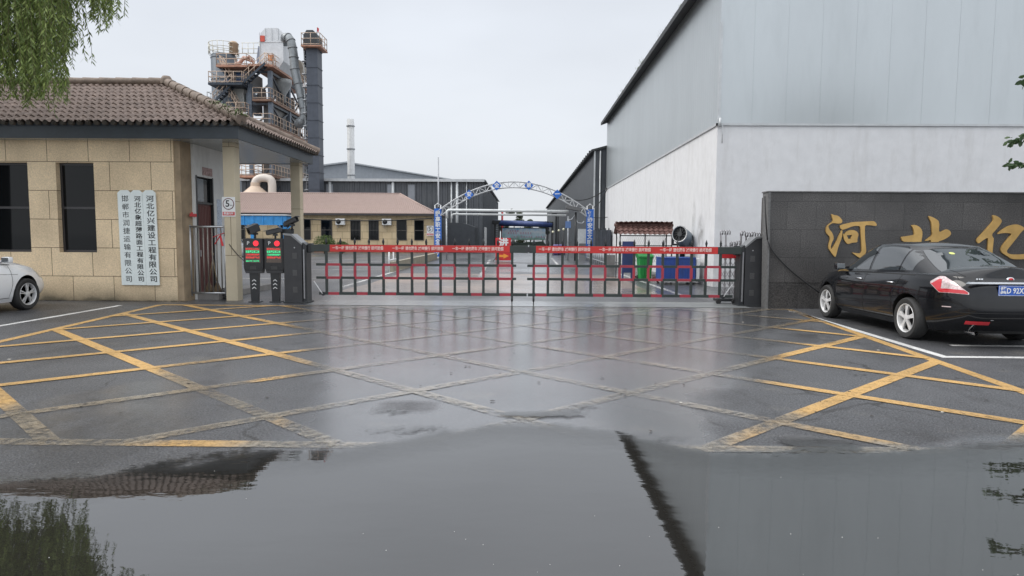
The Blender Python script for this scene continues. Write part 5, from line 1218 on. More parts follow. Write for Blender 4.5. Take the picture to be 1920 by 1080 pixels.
for k in range(15):
    z = 1 + 1.3 * k; mb.lathe([(0.33, z), (0.33, z + .06)], (tx(570.5), 68.0, 0), seg=10)
rel(mb.build('ladder', galv, EL))

# ------------------------------------------------------------------ blue shelter seen through the porch
sky_blue = mat('sky_blue_sheet', (0.03, 0.24, 0.55), 0.45, var=0.2, stain=0.2)
WB = thing('blue_shelter', 'bright blue flat-roofed shelter seen through the gatehouse porch', 'shelter', (-22.6, 56, 0))
mb = MB(); mb.box(-3.2, 2.8, -1.2, 2.5, 2.85, 3.15)
for k in range(8): mb.box(-3.2 + .8 * k, -3.12 + .8 * k, -1.26, -1.2, 2.4, 3.2)
mb.box(-3.2, 2.8, -1.2, -1.12, 2.4, 2.85); mb.build('roof', sky_blue, WB)
mb = MB(); mb.box(-3.3, 2.9, -1.3, 2.6, 3.2, 3.28); mb.build('cornice', white_paint, WB)
for x in (-3.0, -0.15, 2.6):
    mb = MB(); mb.box(x - .13, x + .13, -1.1, -.85, 0, 2.4); mb.bar((x, -1, 1.9), (x + .6, -1, 2.4), .08); mb.bar((x, -1, 1.9), (x - .6, -1, 2.4), .08); mb.build('post', sky_blue, WB)

# ------------------------------------------------------------------ kerb wall, red sign, washing bay, lamps and boards
mb = MB(); mb.prism([(-5.7, 27.7), (-5.5, 27.7), (-5.75, 44), (-6.0, 44)], 0, 0.42, 'xy')
tag(mb.build('kerb_wall', mat('beige_kerb', (0.30, 0.27, 0.21), .8, var=.2, stain=.4)), 'low beige kerb wall running from mid yard to the left arch foot', 'kerb wall')
KR = thing('hand_rail', 'short white handrail at the near end of the low kerb wall', 'railing', (-5.6, 27.4, 0))
mb = MB()
for y in (0, 1.1, 2.2): mb.tube((-0.03 * y, y, 0), (-0.03 * y, y, .95), .03, seg=6)
mb.build('post', white_paint, KR); mb = MB()
for z in (.5, .93): mb.tube((0, 0, z), (-.07, 2.2, z), .035, seg=6)
mb.build('rail', white_paint, KR)
RS = thing('entry_sign', 'upright red board with white character and orange arrow, past the boom gate', 'sign', (-1.23, 41, 0))
mb = MB(); mb.box(-.48, .48, 0, .05, .05, 1.46, bev=.01); mb.build('board', red_paint, RS)
text('进', .62, white_paint, RS, (0.02, -.006, 1.12), bold=.022); mb = MB(); mb.prism([(-.32, .26), (.02, .26), (.02, .17), (.36, .33), (.02, .49), (.02, .40), (-.32, .40)], -.008, -.001, 'xz'); mb.build('arrow', mat('orange_arrow', (0.80, 0.30, 0.04), .5), RS)
mb = MB(); mb.bar((-.4, 0, .3), (-.62, -.25, 0), .03); mb.bar((.4, 0, .3), (.62, .3, 0), .03); mb.bar((.45, 0.05, .5), (.75, .1, .85), .05); mb.build('foot', black_metal, RS)

WS = thing('washing_bay', 'far vehicle washing bay with rolled blue canopy across the road', 'washing bay', (0, 89, 0))
navy = mat('navy_tarp', (0.05, 0.08, 0.22), .5, var=.3)
mb = MB(); mb.tube((-3.2, -1, 3.35), (3.9, -1, 3.15), .34, .32, 12); mb.tube((-3.9, 1.0, 3.55), (3.6, 1.0, 3.4), .30, .28, 12); mb.build('canopy', navy, WS)
for x in (-3.75, -3.2, 3.3, 3.9):
    mb = MB(); mb.box(x - .12, x + .12, -1.1, -.86, 0, 3.6); mb.build('post', black_metal, WS)
mb = MB()
for k in range(11): mb.box(-3.75, -3.2, -1.05, -1.0, .3 * k + .1, .3 * k + .16)
mb.build('ladder_rung', galv, WS)
mb = MB(); mb.box(-4.1, -3.0, -1.3, -.9, 3.2, 3.75, bev=.05); mb.build('motor_box', black_metal, WS)
BL = thing('banner_board', 'far pale blue landscape banner under the blue canopy', 'banner', (0.1, 91, 0))
bm2 = bpy.data.materials.new('landscape_print'); bm2.use_nodes = True; t = bm2.node_tree
c = t.nodes.new('ShaderNodeTexCoord'); s = t.nodes.new('ShaderNodeSeparateXYZ'); t.links.new(c.outputs['Object'], s.inputs[0])
n = t.nodes.new('ShaderNodeTexNoise'); n.inputs['Scale'].default_value = 1.6; n.inputs['Detail'].default_value = 5; t.links.new(c.outputs['Object'], n.inputs['Vector'])
r = t.nodes.new('ShaderNodeValToRGB'); t.links.new(math_node(t, 'ADD', math_node(t, 'MULTIPLY', math_node(t, 'SUBTRACT', s.outputs[2], 1.2), 0.55), math_node(t, 'MULTIPLY', math_node(t, 'SUBTRACT', n.outputs[0], .5), .9)), r.inputs[0])
el = r.color_ramp.elements; el[0].position = 0; el[0].color = (.22, .38, .30, 1); el[1].position = 1; el[1].color = (.18, .50, .80, 1); a = el.new(.3); a.color = (.50, .70, .78, 1); a = el.new(.6); a.color = (.72, .80, .86, 1)
t.links.new(r.outputs[0], t.nodes['Principled BSDF'].inputs['Base Color'])
mb = MB(); mb.box(-3.0, 3.0, 0, .05, 1.15, 2.75); mb.build('print', bm2, BL)
pinkt = mat('pink_lettering', (0.55, 0.18, 0.30), .6, var=.2); mb = MB()
for (z, x0, n_, h) in ((2.3, -2.3, 5, .2), (1.95, -2.2, 11, .25), (1.5, -1.4, 15, .2)):
    for k in range(n_):
        x = x0 + .34 * k
        if (k + int(z * 10)) % 6 == 5: continue
        mb.box(x, x + .22, -.01, 0, z, z + .045); mb.box(x + .09, x + .13, -.012, 0, z, z + h); mb.box(x + .02, x + .2, -.01, 0, z + h * .7, z + h * .85)
mb.build('lettering', pinkt, BL)
mb = MB()
for x in (-3.1, 3.1): mb.box(x - .06, x + .06, -.03, .08, 0, 2.85)
mb.box(-3.04, 3.04, -.03, .08, 2.76, 2.85); mb.build('frame', black_metal, BL)
mb = MB(); mb.prism([(-3, .5), (-2.6, .95), (-.3, .8), (2.6, 1.0), (3, .4), (3, .0), (-3, .0)], -1.2, -.9, 'xz'); tag(mb.build('lorry_cover', mat('dark_green_tarp', (0.03, 0.045, 0.035), .6, var=.4, scale=5)), 'low dark tarpaulin heap below the far blue banner', 'tarpaulin').location = (.1, 88, 0)
mb = MB(); mb.tube((-3.9, 0, 0), (-3.9, 0, 5.1), .14, seg=8); tag(mb.build('red_post', red_paint), 'thin red post behind the left side of the far canopy', 'post').location = (0.95, 93, 0)

ST = thing('solar_street_lamp', 'black solar street lamp with tilted panel near the right arch foot', 'street lamp', (3.43, 43, 0)); ST.scale = (.9, .9, .9)
mb = MB(); mb.tube((0, 0, 0), (0, 0, 3.5), .09, .07, 10); mb.build('pole', black_metal, ST)
mb = MB(); mb.box(-.65, .5, -.3, .3, 0, .04); mb.bm.transform(Matrix.Translation((-.1, 0, 3.75)) @ Matrix.Rotation(R(10), 4, 'Y') @ Matrix.Rotation(R(28), 4, 'X')); mb.build('solar_panel', black_glass, ST)
mb = MB(); mb.path([(0, 0, 3.0), (.15, 0, 2.75), (.45, 0, 2.7), (.6, 0, 2.85)], .04, 6); mb.path([(0, 0, 3.4), (-.3, 0, 3.0), (-.6, 0, 2.9)], .03, 6); mb.build('lamp_arm', galv, ST)
mb = MB(); mb.box(-.75, -.35, -.06, .0, 2.35, 2.85, bev=.02); mb.build('blue_sign', mat('steel_blue', (0.09, 0.16, 0.33), .5), ST)
mb = MB(); mb.box(3.8, 4.48, 45.6, 45.65, 1.1, 2.1, bev=.01); mb.box(3.83, 3.87, 45.6, 45.65, 0, 1.1); mb.box(4.4, 4.44, 45.6, 45.65, 0, 1.1)
tag(mb.build('notice_board', mat('notice_white', (0.58, 0.60, 0.60), .6, var=.12, scale=9)), 'white notice board left of the right arch banner', 'notice board')
for i, (x, z) in enumerate(((2.55, 1.98), (3.05, 2.1), (3.45, 2.2))):
    L_ = thing('globe_lamp', ['leftmost and lowest of three small pale globes by the right shed wall', 'middle one of three small pale globes by the right shed wall', 'rightmost and highest of three small pale globes by the right shed wall'][i], 'globe lamp', (x, 56, 0), group='small pale globes on posts')
    mb = MB(); mb.tube((0, 0, 0), (0, 0, z - .1), .03, seg=6); mb.build('post', black_metal, L_)
    mb = MB(); mb.lathe([(.0005, z - .11), (.07, z - .08), (.11, z), (.07, z + .08), (.0005, z + .11)], seg=12); mb.build('globe', mat('pale_globe', (0.7, 0.68, 0.5), .4), L_)
mb = MB()
for k in range(14):
    y = 30 + 1.0 * k; mb.tube((4.15, y, 0), (4.15, y, .85), .025, seg=6)
for z in (.25, .85): mb.tube((4.15, 30, z), (4.15, 43, z), .025, seg=6)
for k in range(60): mb.tube((4.15, 30.1 + .215 * k, .25), (4.15, 30.1 + .215 * k, .85), .01, seg=4)
tag(mb.build('low_railing', galv), 'low grey railing along the right side of the yard road', 'railing')
# black gantry post right of the wash bay
mb = MB(); mb.box(3.72, 3.92, 76, 76.2, 0, 4.3); mb.box(3.3, 3.92, 76, 76.2, 4.15, 4.3); mb.box(3.98, 4.1, 76, 76.2, 0, 4.1); tag(mb.build('barrier_post', black_metal), 'black hooked post beside the dark shed, right of the canopy', 'post')
mb = MB(); mb.box(2.6, 3.7, 57, 58, 0, .9, bev=.15); tag(mb.build('purple_box', mat('purple_blue', (0.12, 0.10, 0.25), .5, var=.2)), 'low purple-blue box on the road edge before the right shed', 'box')

# far trees behind the washing bay
fart = leaf_mat('far_leaf', (0.05, 0.075, 0.03), (0.10, 0.13, 0.06))
for i, (x, y, h, r_, lab) in enumerate(((-1.6, 118, 6.6, 1.5, 'taller far tree showing above the blue canopy, centre left'), (1.4, 122, 4.9, 1.3, 'smaller far tree just above the middle of the blue canopy'), (-3.6, 120, 4.9, 1.2, 'far tree above the left end of the blue canopy'), (3.5, 116, 4.6, 1.6, 'low spreading far tree under the right end of the canopy'), (0.0, 110, 3.9, 2.2, 'broad low tree right behind the far banner'))):
    T_ = thing('tree', lab, 'tree', (x, y, 0), group='far trees at the end of the road')
    mb = MB(); mb.tube((0, 0, 0), (0, 0, h * .7), .14, .06, 8); mb.build('trunk', mat('bark'), T_)
    mb = MB()
    for k in range(9): leafball(mb, (rnd.gauss(0, r_ * .5), rnd.gauss(0, r_ * .4), h - r_ + rnd.uniform(-.9, .9) * r_ * .8), r_ * rnd.uniform(.3, .55), 260, .13)
    mb.build('crown', fart, T_, fix=False)

# ------------------------------------------------------------------ saloon cars
def pw_lin(tab, x):
    if x <= tab[0][0]: return tab[0][1]
    for (a, b), (c, d) in zip(tab, tab[1:]):
        if x <= c:
            t = (x - a) / (c - a); return b + (d - b) * t
    return tab[-1][1]
def pw(tab, x):      # smoothed table look-up
    h = 0.10 * (tab[-1][0] - tab[0][0]) / len(tab) * 2.2
    return (pw_lin(tab, x - h) + 2 * pw_lin(tab, x) + pw_lin(tab, x + h)) / 4
def sgnp(v, p): return math.copysign(abs(v) ** p, v)

class CarShape:
    ZB = 0.19
    def __init__(s, hatch=False):
        s.zs = [(-2.33, .965), (-2.0, 1.0), (-1.2, .99), (-.3, .955), (.6, .925), (1.1, .905), (1.6, .85), (2.0, .755), (2.3, .60)]
        s.zc = [(-2.33, 1.085), (-2.2, 1.13), (-1.8, 1.14), (-1.0, 1.10), (.6, 1.05), (1.15, 1.03), (1.5, .97), (2.0, .845), (2.3, .66)]
        s.rear = [(0, -2.16), (.12, -2.27), (.3, -2.325), (.55, -2.315), (.72, -2.30), (.88, -2.27), (1, -2.19)]
        s.front = [(0, 2.12), (.15, 2.26), (.4, 2.31), (.65, 2.28), (.85, 2.18), (1, 2.05)]
        s.wid = [(0, .80), (.12, .855), (.35, .888), (.6, .895), (.75, .885), (.9, .85), (1, .80)]
        s.n = 4.6
        s.gr = [(0, -1.93), (.3, -1.62), (.6, -1.32), (.85, -1.08), (1, -.90)]
        s.gf = [(0, 1.28), (.3, 1.02), (.6, .74), (.85, .50), (1, .34)]
        s.gw = [(0, .785), (.3, .745), (.6, .685), (.85, .615), (1, .53)]
        s.gn = 7.0
    def lower(s, th, k):
        yr, yf, w_ = pw(s.rear, k), pw(s.front, k), pw(s.wid, k); yc, hl = (yr + yf) / 2, (yf - yr) / 2
        x = w_ * sgnp(math.cos(th), 2 / s.n); y = yc + hl * sgnp(math.sin(th), 2 / 5.0)
        # the nose and the tail taper in plan
        x *= 1 - 0.10 * smooth(1.2, 2.3, y) - 0.06 * smooth(-1.4, -2.3, y) if y < 0 else 1 - 0.10 * smooth(1.2, 2.3, y)
        if y < -1.2: x *= 1 - 0.055 * smooth(1.2, 2.3, -y)
        z0 = s.ZB + 0.06 * smooth(1.6, 2.3, abs(y)); z = z0 + (pw(s.zs, y) - z0) * k
        return Vector((x, y, z))
    def upper(s, th, t):
        yr, yf, w_ = pw(s.gr, t), pw(s.gf, t), pw(s.gw, t); yc, hl = (yr + yf) / 2, (yf - yr) / 2
        x = w_ * sgnp(math.cos(th), 2 / s.gn); y = yc + hl * sgnp(math.sin(th), 2 / 5.0)
        zb = pw(s.zs, y) - 0.03 + 0.12 * smooth(.0, .8, abs(y) - .6) * (1 - abs(x) / .8); zt = 1.425 - 0.045 * ((y + .25) / .8) ** 2
        zb = min(zb, 1.06); return Vector((x, y, zb + (zt - zb) * t))
    def side_x(s, y, z, upper=False):
        """outer x of the flank at (y, z)"""
        if upper:
            lo, hi = 0.0, 1.0
            for _ in range(24):
                t = (lo + hi) / 2; yr, yf = pw(s.gr, t), pw(s.gf, t); yc, hl = (yr + yf) / 2, (yf - yr) / 2
                u = max(-.999, min(.999, (y - yc) / hl)); th = math.asin(sgnp(u, 5.0 / 2)); p = s.upper(th, t)
                if p.z < z: lo = t
                else: hi = t
            return p.x
        z0 = s.ZB + 0.06 * smooth(1.6, 2.3, abs(y)); k = max(0, min(1, (z - z0) / (pw(s.zs, y) - z0)))
        yr, yf = pw(s.rear, k), pw(s.front, k); yc, hl = (yr + yf) / 2, (yf - yr) / 2
        th = math.asin(sgnp(max(-.999, min(.999, (y - yc) / hl)), 5.0 / 2)); return s.lower(th, k).x
    def rear_y(s, x, z):
        """outer y of the tail at (x, z)"""
        best = None
        k = max(0, min(1, (z - .25) / (.95 - .25)))
        lo, hi = -math.pi / 2, 0.0
        for _ in range(26):
            th = (lo + hi) / 2; p = s.lower(th, k)
            if p.x < abs(x): lo = th
            else: hi = th
        return p.y

def shell(fn, N, ks, cap=None, under=True, M=8):
    """closed body: rings of constant k, a crowned cap across the top, a flat underside"""
    bm = bmesh.new(); half = N // 2; ths = []
    for i in range(N): ths.append(math.pi / 2 - 2 * math.pi * i / N)
    rings = []
    for k in ks: rings.append([bm.verts.new(fn(th, k)) for th in ths])
    for a, b in zip(rings, rings[1:]):
        for i in range(N): bm.faces.new((a[i], a[(i + 1) % N], b[(i + 1) % N], b[i]))
    def capit(ring, fz, flip):
        rows = [[ring[0]]]
        for i in range(1, half):
            r_, l_ = ring[i], ring[N - i]; row = [r_]
            for j in range(1, M):
                f = j / M; p = r_.co.lerp(l_.co, f); p = Vector((p.x, p.y, fz(p, f, r_.co))); row.append(bm.verts.new(p))
            row.append(l_); rows.append(row)
        for a, b in zip(rows[1:], rows[2:]):
            for j in range(M): bm.faces.new((a[j], b[j], b[j + 1], a[j + 1]))
        for j in range(M): bm.faces.new((ring[0], rows[1][j], rows[1][j + 1])); bm.faces.new((ring[half], rows[-1][j + 1], rows[-1][j]))
    capit(rings[-1], cap, False)
    if under: capit(rings[0], lambda p, f, r_: p.z, True)
    bmesh.ops.recalc_face_normals(bm, faces=bm.faces[:]); return bm

def panel(fnxyz, a0, a1, lo, hi, na=24, nb=10, th=0.0):
    """grid patch: a in [a0,a1], b from lo(a) to hi(a)"""
    bm = bmesh.new(); rows = []
    for i in range(na + 1):
        a = a0 + (a1 - a0) * i / na; l, h = lo(a), hi(a); rows.append([bm.verts.new(fnxyz(a, l + (h - l) * j / nb)) for j in range(nb + 1)])
    for p, q in zip(rows, rows[1:]):
        for j in range(nb): bm.faces.new((p[j], q[j], q[j + 1], p[j + 1]))
    bmesh.ops.recalc_face_normals(bm, faces=bm.faces[:]); return bm

def bm_obj(bm, name, mats, parent, sm=35):
    mb = MB(); mb.bm.free(); mb.bm = bm; return mb.build(name, mats, parent, smooth=sm, fix=False)

def make_wheel(parent, x, y, spokes, twin, tyre_r=0.315):
    s = 1 if x > 0 else -1; Wd = 0.205; xo = x + s * 0.0
    mb = MB(); w2 = Wd / 2
    prof = [(0.215, -w2 + .015), (0.235, -w2), (0.29, -w2), (0.307, -w2 + .02), (tyre_r, -w2 + .045), (tyre_r, w2 - .045), (0.307, w2 - .02), (0.29, w2), (0.235, w2), (0.215, w2 - .015), (0.20, 0)]
    mb.lathe([(a, x + b) for a, b in prof], (0, y, tyre_r), 'x', 48, cap=False)
    ty = mb.build('wheel', rubber, parent, smooth=40)
    mb = MB(); xf = x + s * (w2 - 0.012)
    mb.lathe([(0.222, xf), (0.217, xf + s * .008), (0.205, xf), (0.196, xf - s * .05), (0.196, xf - s * .12)], (0, y, tyre_r), 'x', 48, cap=False)
    def spoke(a, wd0, wd1):
        ca, sa = math.cos(a), math.sin(a); ta, tb = -sa, ca
        q = []
        for r_, wd, dx in ((0.045, wd0, 0.0), (0.12, (wd0 + wd1) / 2 * .85, -0.004), (0.208, wd1, -0.012)):
            for e_ in (-1, 1): q.append((r_, e_ * wd, dx))
        fr = [mb.bm.verts.new((xf + s * (d - 0.004), y + r_ * ca + e * ta, tyre_r + r_ * sa + e * tb)) for r_, e, d in q]
        bk = [mb.bm.verts.new((xf + s * (d - 0.035), y + r_ * ca + e * .8 * ta, tyre_r + r_ * sa + e * .8 * tb)) for r_, e, d in q]
        for o in (0, 2):
            mb.bm.faces.new((fr[o], fr[o + 1], fr[o + 3], fr[o + 2])); mb.bm.faces.new((fr[o], fr[o + 2], bk[o + 2], bk[o])); mb.bm.faces.new((fr[o + 1], bk[o + 1], bk[o + 3], fr[o + 3]))
    for k in range(spokes):
        a = math.pi / 2 + 2 * math.pi * k / spokes
        if twin: spoke(a - .13, .008, .012); spoke(a + .13, .008, .012)
        else: spoke(a, .024, .040)
    mb.lathe([(0.0005, xf + s * .004), (0.032, xf + s * .004), (0.052, xf - s * .002), (0.055, xf - s * .03)], (0, y, tyre_r), 'x', 24)
    mb.build('rim', alloy, ty, smooth=35)
    mb = MB(); mb.lathe([(0.0005, xf - s * .07), (0.196, xf - s * .07)], (0, y, tyre_r), 'x', 32); mb.build('brake_disc', mat('brake_dark', (0.03, 0.03, 0.03), .6), ty)

alloy = mat('alloy_rim', (0.72, 0.72, 0.72), 0.38, 0.35, var=0.08)
black_paint = mat('black_car_paint', (0.0025, 0.003, 0.0045), 0.22, var=0.1, coat=0.75, spec=0.15)
white_car = mat('white_car_paint', (0.86, 0.87, 0.88), 0.25, var=0.02, coat=0.8)
gasket = mat('gasket', (0.008, 0.008, 0.008), 0.55)
tint = mat('tinted_glass', (0.03, 0.036, 0.040), 0.02, var=0.0, ior=2.1)
lamp_red = mat('lamp_red', (0.50, 0.02, 0.03), 0.12, var=0.2, coat=1.0)
lamp_clear = mat('lamp_clear', (0.62, 0.50, 0.50), 0.15, 0.3, var=0.4, scale=30, coat=1.0)

def make_car(name, label, cat, loc, rz, paint, spokes, twin, group=None, plate=True):
    S = CarShape(); Cr = thing(name, label, cat, loc, rz, group=group)
    ks = [0, .03, .08, .16, .26, .36, .46, .56, .66, .74, .80, .85, .90, .94, .97, .99, 1.0]
    def cap(p, f, r_):
        q = 2 * f - 1; zc = pw(S.zc, p.y); zr = r_.z
        return zr + (max(zc, zr + .01) - zr) * (1 - abs(q) ** 2.6) 
    bm = shell(S.lower, 144, ks, cap, True, M=14)
    body = bm_obj(bm, 'body', [paint, gasket], Cr, sm=38)
    # wheel housings cut out of the flanks
    AX = (-1.30, 1.35); cut = MB()
    for y in AX:
        for s in (-1, 1): cut.lathe([(0.37, s * .58), (0.37, s * 1.1)], (0, y, 0.325), 'x', 56)
    co = cut.build('cutter', [gasket])
    md = body.modifiers.new('arches', 'BOOLEAN'); md.operation = 'DIFFERENCE'; md.object = co; md.solver = 'EXACT'; md.material_mode = 'TRANSFER'
    body.parent = None; dg = bpy.context.evaluated_depsgraph_get(); me = bpy.data.meshes.new_from_object(body.evaluated_get(dg)); body.modifiers.clear(); old = body.data; body.data = me; bpy.data.meshes.remove(old); body.parent = Cr
    me.set_sharp_from_angle(angle=R(38)); bpy.data.objects.remove(co)
    # cabin
    bmc = shell(S.upper, 128, [0, .1, .2, .3, .4, .5, .6, .7, .8, .87, .92, .96, .985, 1.0], lambda p, f, r_: r_.z + .045 * (1 - abs(2 * f - 1) ** 2.2) * max(0, 1 - ((p.y + .28) / .66) ** 4) , False, M=14)
    bm_obj(bmc, 'cabin', [paint], Cr, sm=40)
    # side windows
    def side_grid(a0, a1, z0, z1, name, m, off=0.004, top=None, cutf=None, parent=Cr, na=20, nb=8):
        for sd_ in (-1, 1):
            def P3(a, b):
                return Vector((sd_ * (S.side_x(a, b, True) + off), a, b))
            bm_obj(panel(P3, a0, a1, z0, z1, na, nb), name, [m], parent, 60)
    belt = lambda y: pw(S.zs, y) + 0.045
    roof_l = lambda y: 1.385 - 0.055 * ((y + .25) / .8) ** 2
    ws = lambda y: 1.0 + (1.14 - y) * 0.52     # slope of the front pillar
    rs = lambda y: 0.975 + (y + 1.66) * 0.72      # slope of the rear pillar
    side_grid(.02, .99, belt, lambda y: max(belt(y) + .004, min(roof_l(y), ws(y) - .03)), 'front_window', tint)
    side_grid(-.86, -.05, belt, lambda y: min(roof_l(y), rs(y) + .0), 'rear_window', tint)
    side_grid(-1.22, -.90, lambda y: belt(y), lambda y: max(belt(y) + .004, min(roof_l(y) - .005, rs(y) - .02)), 'quarter_window', tint, na=10)
    # rear screen and windscreen, laid on the cabin shell
    def th_for(t, x, rear):
        w_ = pw(S.gw, t); c = max(-1, min(1, x / w_)); a = math.acos(sgnp(c, S.gn / 2)); return -a if rear else a
    def scr_(rear, t0, t1, inset):
        def P3(a, b):
            w_ = pw(S.gw, b) * (.82 if rear else .90); p = S.upper(th_for(b, a * w_, rear), b); nr = Vector((0, -1 if rear else 1, 1.3)).normalized(); return p + nr * .006
        return panel(P3, -1, 1, lambda a: t0 + .03 * a * a, lambda a: t1 - .05 * a * a, 30, 12)
    bm_obj(scr_(True, .12, .93, .055), 'rear_screen', [tint], Cr, 60); bm_obj(scr_(False, .06, .93, .05), 'windscreen', [tint], Cr, 60)
    if paint is black_paint:
        def P3(a, b): 
            w_ = pw(S.gw, b) * .82; p = S.upper(th_for(b, a * w_, True), b); return p + Vector((0, -1, 1.3)).normalized() * .009
        bm_obj(panel(P3, -.36, -.20, lambda a: .77 - .04 * math.sqrt(max(0, 1 - ((a + .28) / .08) ** 2)), lambda a: .77 + .04 * math.sqrt(max(0, 1 - ((a + .28) / .08) ** 2)), 16, 4), 'yellow_sticker', mat('yellow_sticker', (0.55, 0.60, 0.18), .5), Cr)
    # shut lines and trims on the flanks
    def line_side(pts, wd, m, name, off=.0025, upper=False, both=True):
        for sd_ in ((-1, 1) if both else (-1,)):
            mb = MB(); prev = None; q = []
            for a, b in zip(pts, pts[1:]):
                for k in range(10): q.append((a[0] + (b[0] - a[0]) * k / 10, a[1] + (b[1] - a[1]) * k / 10))
            q.append(pts[-1])
            for i, (y, z) in enumerate(q):
                d = Vector((q[min(i + 1, len(q) - 1)][0] - q[max(i - 1, 0)][0], q[min(i + 1, len(q) - 1)][1] - q[max(i - 1, 0)][1])); d.normalize(); nx, nz_ = -d.y * wd / 2, d.x * wd / 2
                v = [mb.bm.verts.new((sd_ * (S.side_x(y + e * nx, z + e * nz_, upper) + off), y + e * nx, z + e * nz_)) for e in (-1, 1)]
                if prev: mb.bm.faces.new((prev[0], prev[1], v[1], v[0]))
                prev = v
            mb.build(name, m, Cr, smooth=60)
    line_side([(.93, .90), (.95, .55), (.88, .30)], .008, gasket, 'door_gap'); line_side([(-.01, .94), (-.03, .60), (-.02, .27)], .008, gasket, 'door_gap')
    line_side([(-1.06, .965), (-.98, .78), (-.90, .62), (-.88, .32)], .008, gasket, 'door_gap'); line_side([(-.9, .275), (.9, .275)], .010, gasket, 'sill_line')
    line_side([(-1.35, .975), (-.5, .96), (.3, .935), (1.0, .91)], .014, gasket, 'belt_line'); line_side([(-1.28, .80), (-.3, .775), (.9, .73), (1.1, .72)], .006, gasket, 'crease')
    for y in (-.82, .16):
        for sd_ in (-1, 1):
            mb = MB(); z = .83; x = S.side_x(y, z); mb.path([(sd_ * (x + .002), y - .1, z), (sd_ * (x + .028), y - .07, z + .004), (sd_ * (x + .028), y + .07, z + .004), (sd_ * (x + .002), y + .1, z)], .011, 8); mb.build('door_handle', chrome, Cr)
    for sd_ in (-1, 1):
        mb = MB(); x0 = S.side_x(.85, .98, True)
        mb.bar((sd_ * (x0 + .0), .86, .99), (sd_ * (x0 + .12), .87, .985), .05, .03); mb.box(min(sd_ * (x0 + .09), sd_ * (x0 + .25)), max(sd_ * (x0 + .09), sd_ * (x0 + .25)), .80, .92, .95, 1.07, bev=.03)
        mr_ = mb.build('door_mirror', paint, Cr, smooth=40)
        mb = MB(); mb.box(min(sd_ * (x0 + .10), sd_ * (x0 + .235)), max(sd_ * (x0 + .10), sd_ * (x0 + .235)), .794, .80, .965, 1.055, bev=.002); mb.build('mirror_glass', mat('mirror_glass', (.5, .52, .53), .03, 1.0, var=0), mr_)
    # lamps wrap round the corners: patches laid in (angle, height) space
    def wrap(th0, th1, klo, khi, m, name, off=.006, na=18, nb=8):
        for sd_ in (-1, 1):
            def P3(a, b):
                p = S.lower(a, b); n_ = Vector((math.cos(a), math.sin(a) * 1.0, 0)).normalized(); p = p + n_ * off; p.x *= sd_; return p
            bm_obj(panel(P3, th0, th1, klo, khi, na, nb), name, [m], Cr, 60)
    lin = lambda a0, v0, a1, v1: (lambda a: v0 + (v1 - v0) * (a - a0) / (a1 - a0))
    # angle -0.45 = flank, -1.2 = tail
    ys_ = lambda th: S.lower(th, .8)
    hi_ = lambda a: .985 - .10 * max(0, (.62 + a)) / .12 - .26 * max(0, (-a - .70)) / .42
    lo_ = lambda a: .69 + .16 * max(0, (.64 + a)) / .14
    wrap(-.50, -1.12, lo_, lambda a: max(lo_(a) + .01, hi_(a)), lamp_clear, 'tail_lamp')
    wrap(-.505, -.66, lambda a: lo_(a) + .012, lambda a: max(lo_(a) + .02, hi_(a) - .05), lamp_red, 'tail_lamp_red', off=.009)
    wrap(-.66, -1.10, lambda a: lo_(a) + .008, lambda a: min(lo_(a) + .075, max(lo_(a) + .01, hi_(a) - .01)), lamp_red, 'tail_lamp_red', off=.009)
    wrap(.62, 1.02, lambda a: .72, lambda a: .93 - .1 * (a - .62), mat('head_lamp', (.55, .57, .6), .08, .4, var=.3, scale=25, coat=1), 'head_lamp')
    def tail_patch(x0, x1, z0, z1, m, name, off=.004, na=20, nb=4, parent=Cr):
        def P3(a, b): return Vector((a, S.rear_y(a, b) - off, b))
        return bm_obj(panel(P3, x0, x1, (lambda a: z0) if not callable(z0) else z0, (lambda a: z1) if not callable(z1) else z1, na, nb), name, [m], parent, 60)
    if plate:
        yb = S.rear_y(0, .82)
        mb = MB(); mb.prism([(-.62, .905), (.62, .905), (.58, .93), (-.58, .93)], yb - .012, yb + .06, 'xz'); mb.build('chrome_strip', chrome, Cr)
        pl_ = MB(); pl_.box(-.22, .22, yb - .02, yb - .012, .745, .885, bev=.002); p_ = pl_.build('number_plate', mat('plate_blue', (0.025, 0.10, 0.42), .35, var=.05), Cr)
        text('冀D 92X20', .105, white_paint, p_, (0, yb - .0215, .812), sx=.80, bold=.002)
        mb = MB()
        for z in (.748, .878): mb.box(-.215, .215, yb - .0225, yb - .02, z, z + .004)
        for x in (-.216, .212): mb.box(x, x + .004, yb - .0225, yb - .02, .748, .882)
        mb.build('plate_border', white_paint, p_)
        ym = S.rear_y(0, .97) - .004
        mb = MB(); mb.lathe([(.001, -.008), (.038, -.006), (.042, 0)], seg=24, axis='y'); mb.bm.transform(Matrix.Translation((0, ym - .004, .965)) @ Matrix.Diagonal((1.25, 1, .75, 1))); bd = mb.build('badge', chrome, Cr, smooth=40)
        mb = MB(); mb.lathe([(.001, -.010), (.026, -.009)], seg=20, axis='y'); mb.bm.transform(Matrix.Translation((0.003, ym - .004, .965)) @ Matrix.Diagonal((1.25, 1, .75, 1))); mb.build('badge_centre', red_paint, bd)
        mb = MB()
        for k in range(3): mb.box(-.46 + .035 * k, -.438 + .035 * k, ym + .0, ym + .012, .955, .975)
        mb.build('badge_letters', chrome, Cr)
        tail_patch(-.62, .62, .50, .507, gasket, 'bumper_gap', na=40); tail_patch(-.56, -.30, .335, .385, lamp_red, 'reflector', na=8); tail_patch(.30, .56, .335, .385, lamp_red, 'reflector', na=8)
        mb = MB(); mb.box(-.30, .30, yb - .015, yb + .05, .40, .44, bev=.008); mb.build('bumper_trim', mat('bumper_grey', (.33, .33, .34), .3, .3), Cr)
